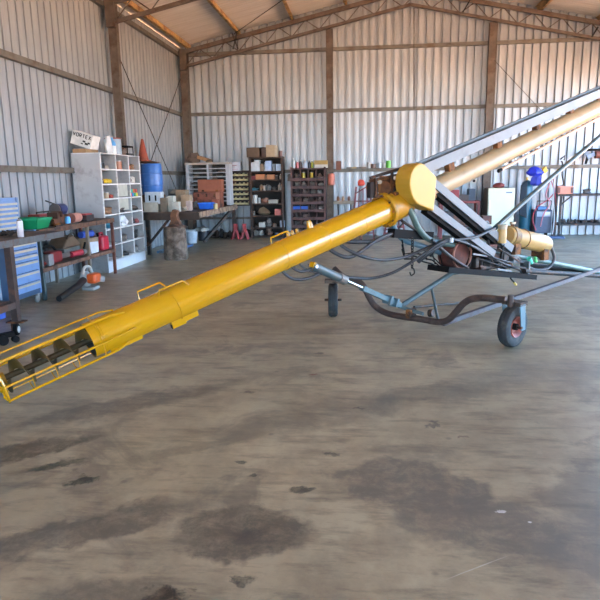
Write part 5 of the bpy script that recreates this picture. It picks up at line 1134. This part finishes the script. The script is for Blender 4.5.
# hooks and coat peg on the wall
one(MB().tube([(x0+.95, 17.0, 1.95), (x0+.95, 16.9, 1.9), (x0+.95, 16.85, 1.6), (x0+1.0, 16.85, 1.35), (x0+.85, 16.85, 1.3)], .02, 8, smooth=True), 'coat_hook', darksteel, 'long dark steel hook hanging from the girt right of the welder', 'hook')
one(MB().tube([(x0+.88, 16.9, 2.0), (x0+1.0, 16.88, 2.1), (x0+.98, 16.88, 1.98)], .02, 8), 'wall_clamp', darksteel, 'small dark clamp sticking up from the girt above the long hook', 'clamp')
# right pipe rack
ry = 16.2; rxa = at(561, 200, ry).x; rxb = 7.0
t = thing('pipe_rack', (rxa+1, ry+.3, 0), 'dark steel pipe rack with two levels along the end wall at the right', 'rack')
for x in (rxa, rxa+1.7):
    for y in (ry, ry+.5): MB().box(x-.025, y-.025, 0, x+.025, y+.025, 1.13).build('rack_post', darksteel, t)
MB().box(rxa-.12, ry-.02, 1.07, rxb, ry+.03, 1.12).build('top_rail', darksteel, t); MB().box(rxa-.03, ry+.48, 1.07, rxb, ry+.53, 1.12).build('top_rail', darksteel, t)
MB().box(rxa-.03, ry-.02, .32, rxb, ry+.54, .37).build('low_shelf', darksteel, t)
MB().bar((rxa-.1, ry, 1.07), (rxa-.1, ry, .0), .04, .04, (1, 0, 0)).build('rack_post', darksteel, t)
MB().bar((rxa, ry, .85), (rxa+.25, ry, 1.07), .03, .03).build('rack_gusset', darksteel, t)
for i in range(22):
    x = rxa+.08+i*.085
    one(MB().blob((x, ry+.12+.03*(i % 2), .42), (.05, .1, .055), .3, 1, i+200), 'steel_offcut', cm(('2c2422', '4a3a34', '1c1a1c', '77706c')[i % 4], .6, .3), '%s offcut, %s from the left on the pipe rack shelf' % (('dark brown', 'brown', 'black', 'grey')[i % 4], ('first', 'second', 'third', 'fourth', 'fifth', 'sixth', 'seventh', 'eighth', 'ninth', 'tenth', 'eleventh', 'twelfth', 'thirteenth', 'fourteenth', 'fifteenth', 'sixteenth', 'seventeenth', 'eighteenth', 'nineteenth', 'twentieth', 'twenty-first', 'twenty-second')[i]), 'offcut', 'steel offcuts on the pipe rack')
t = thing('pink_toolbox', (rxa+.1, ry, 1.12), 'salmon pink box with dark corner clips on the pipe rack', 'box')
MB().box(rxa-.1, ry-.05, 1.1215, rxa+.26, ry+.12, 1.32).build('box_body', cm('b8735e', .5), t, bevel=.01)
for x in (rxa-.1, rxa+.22): MB().box(x-.012, ry-.06, 1.15, x+.05, ry-.05, 1.29).build('corner_clip', cm('5a2f28'), t)
lump(rxa+.62, ry+.02, 1.12, (.1, .07, .08), '161618', 'black_motor', 'small black motor on the top rail of the pipe rack', 'motor', 5, .5)
# motor on a wall arm (right edge)
p = at(583, 150, 16.6); t = thing('wall_crane', (p.x, 17.0, p.z), 'dark horizontal arm with a rusty motor on the end wall at the right', 'bracket')
MB().box(p.x, 16.6, p.z-.03, p.x+.8, 16.66, p.z+.03).build('arm', black, t); MB().box(p.x+.7, 16.6, p.z-.05, p.x+.76, 17.1, p.z+.05).build('wall_plate', black, t)
MB().cyl((p.x+.32, 16.63, p.z-.12), (p.x+.68, 16.63, p.z-.12), .1, seg=22).build('hoist_motor', mat('6b3a2e', .6, .1), t)
MB().bar((p.x+.12, 16.63, p.z-.18), (p.x+.3, 16.63, p.z-.1), .08, .1).build('hoist_gearbox', cm('7a8aa0'), t)
MB().bar((p.x+.14, 16.63, p.z-.18), (p.x+.1, 16.63, p.z-.35), .05, .05).build('hoist_hook', black, t)
q = at(520, 87.5, 16.75);
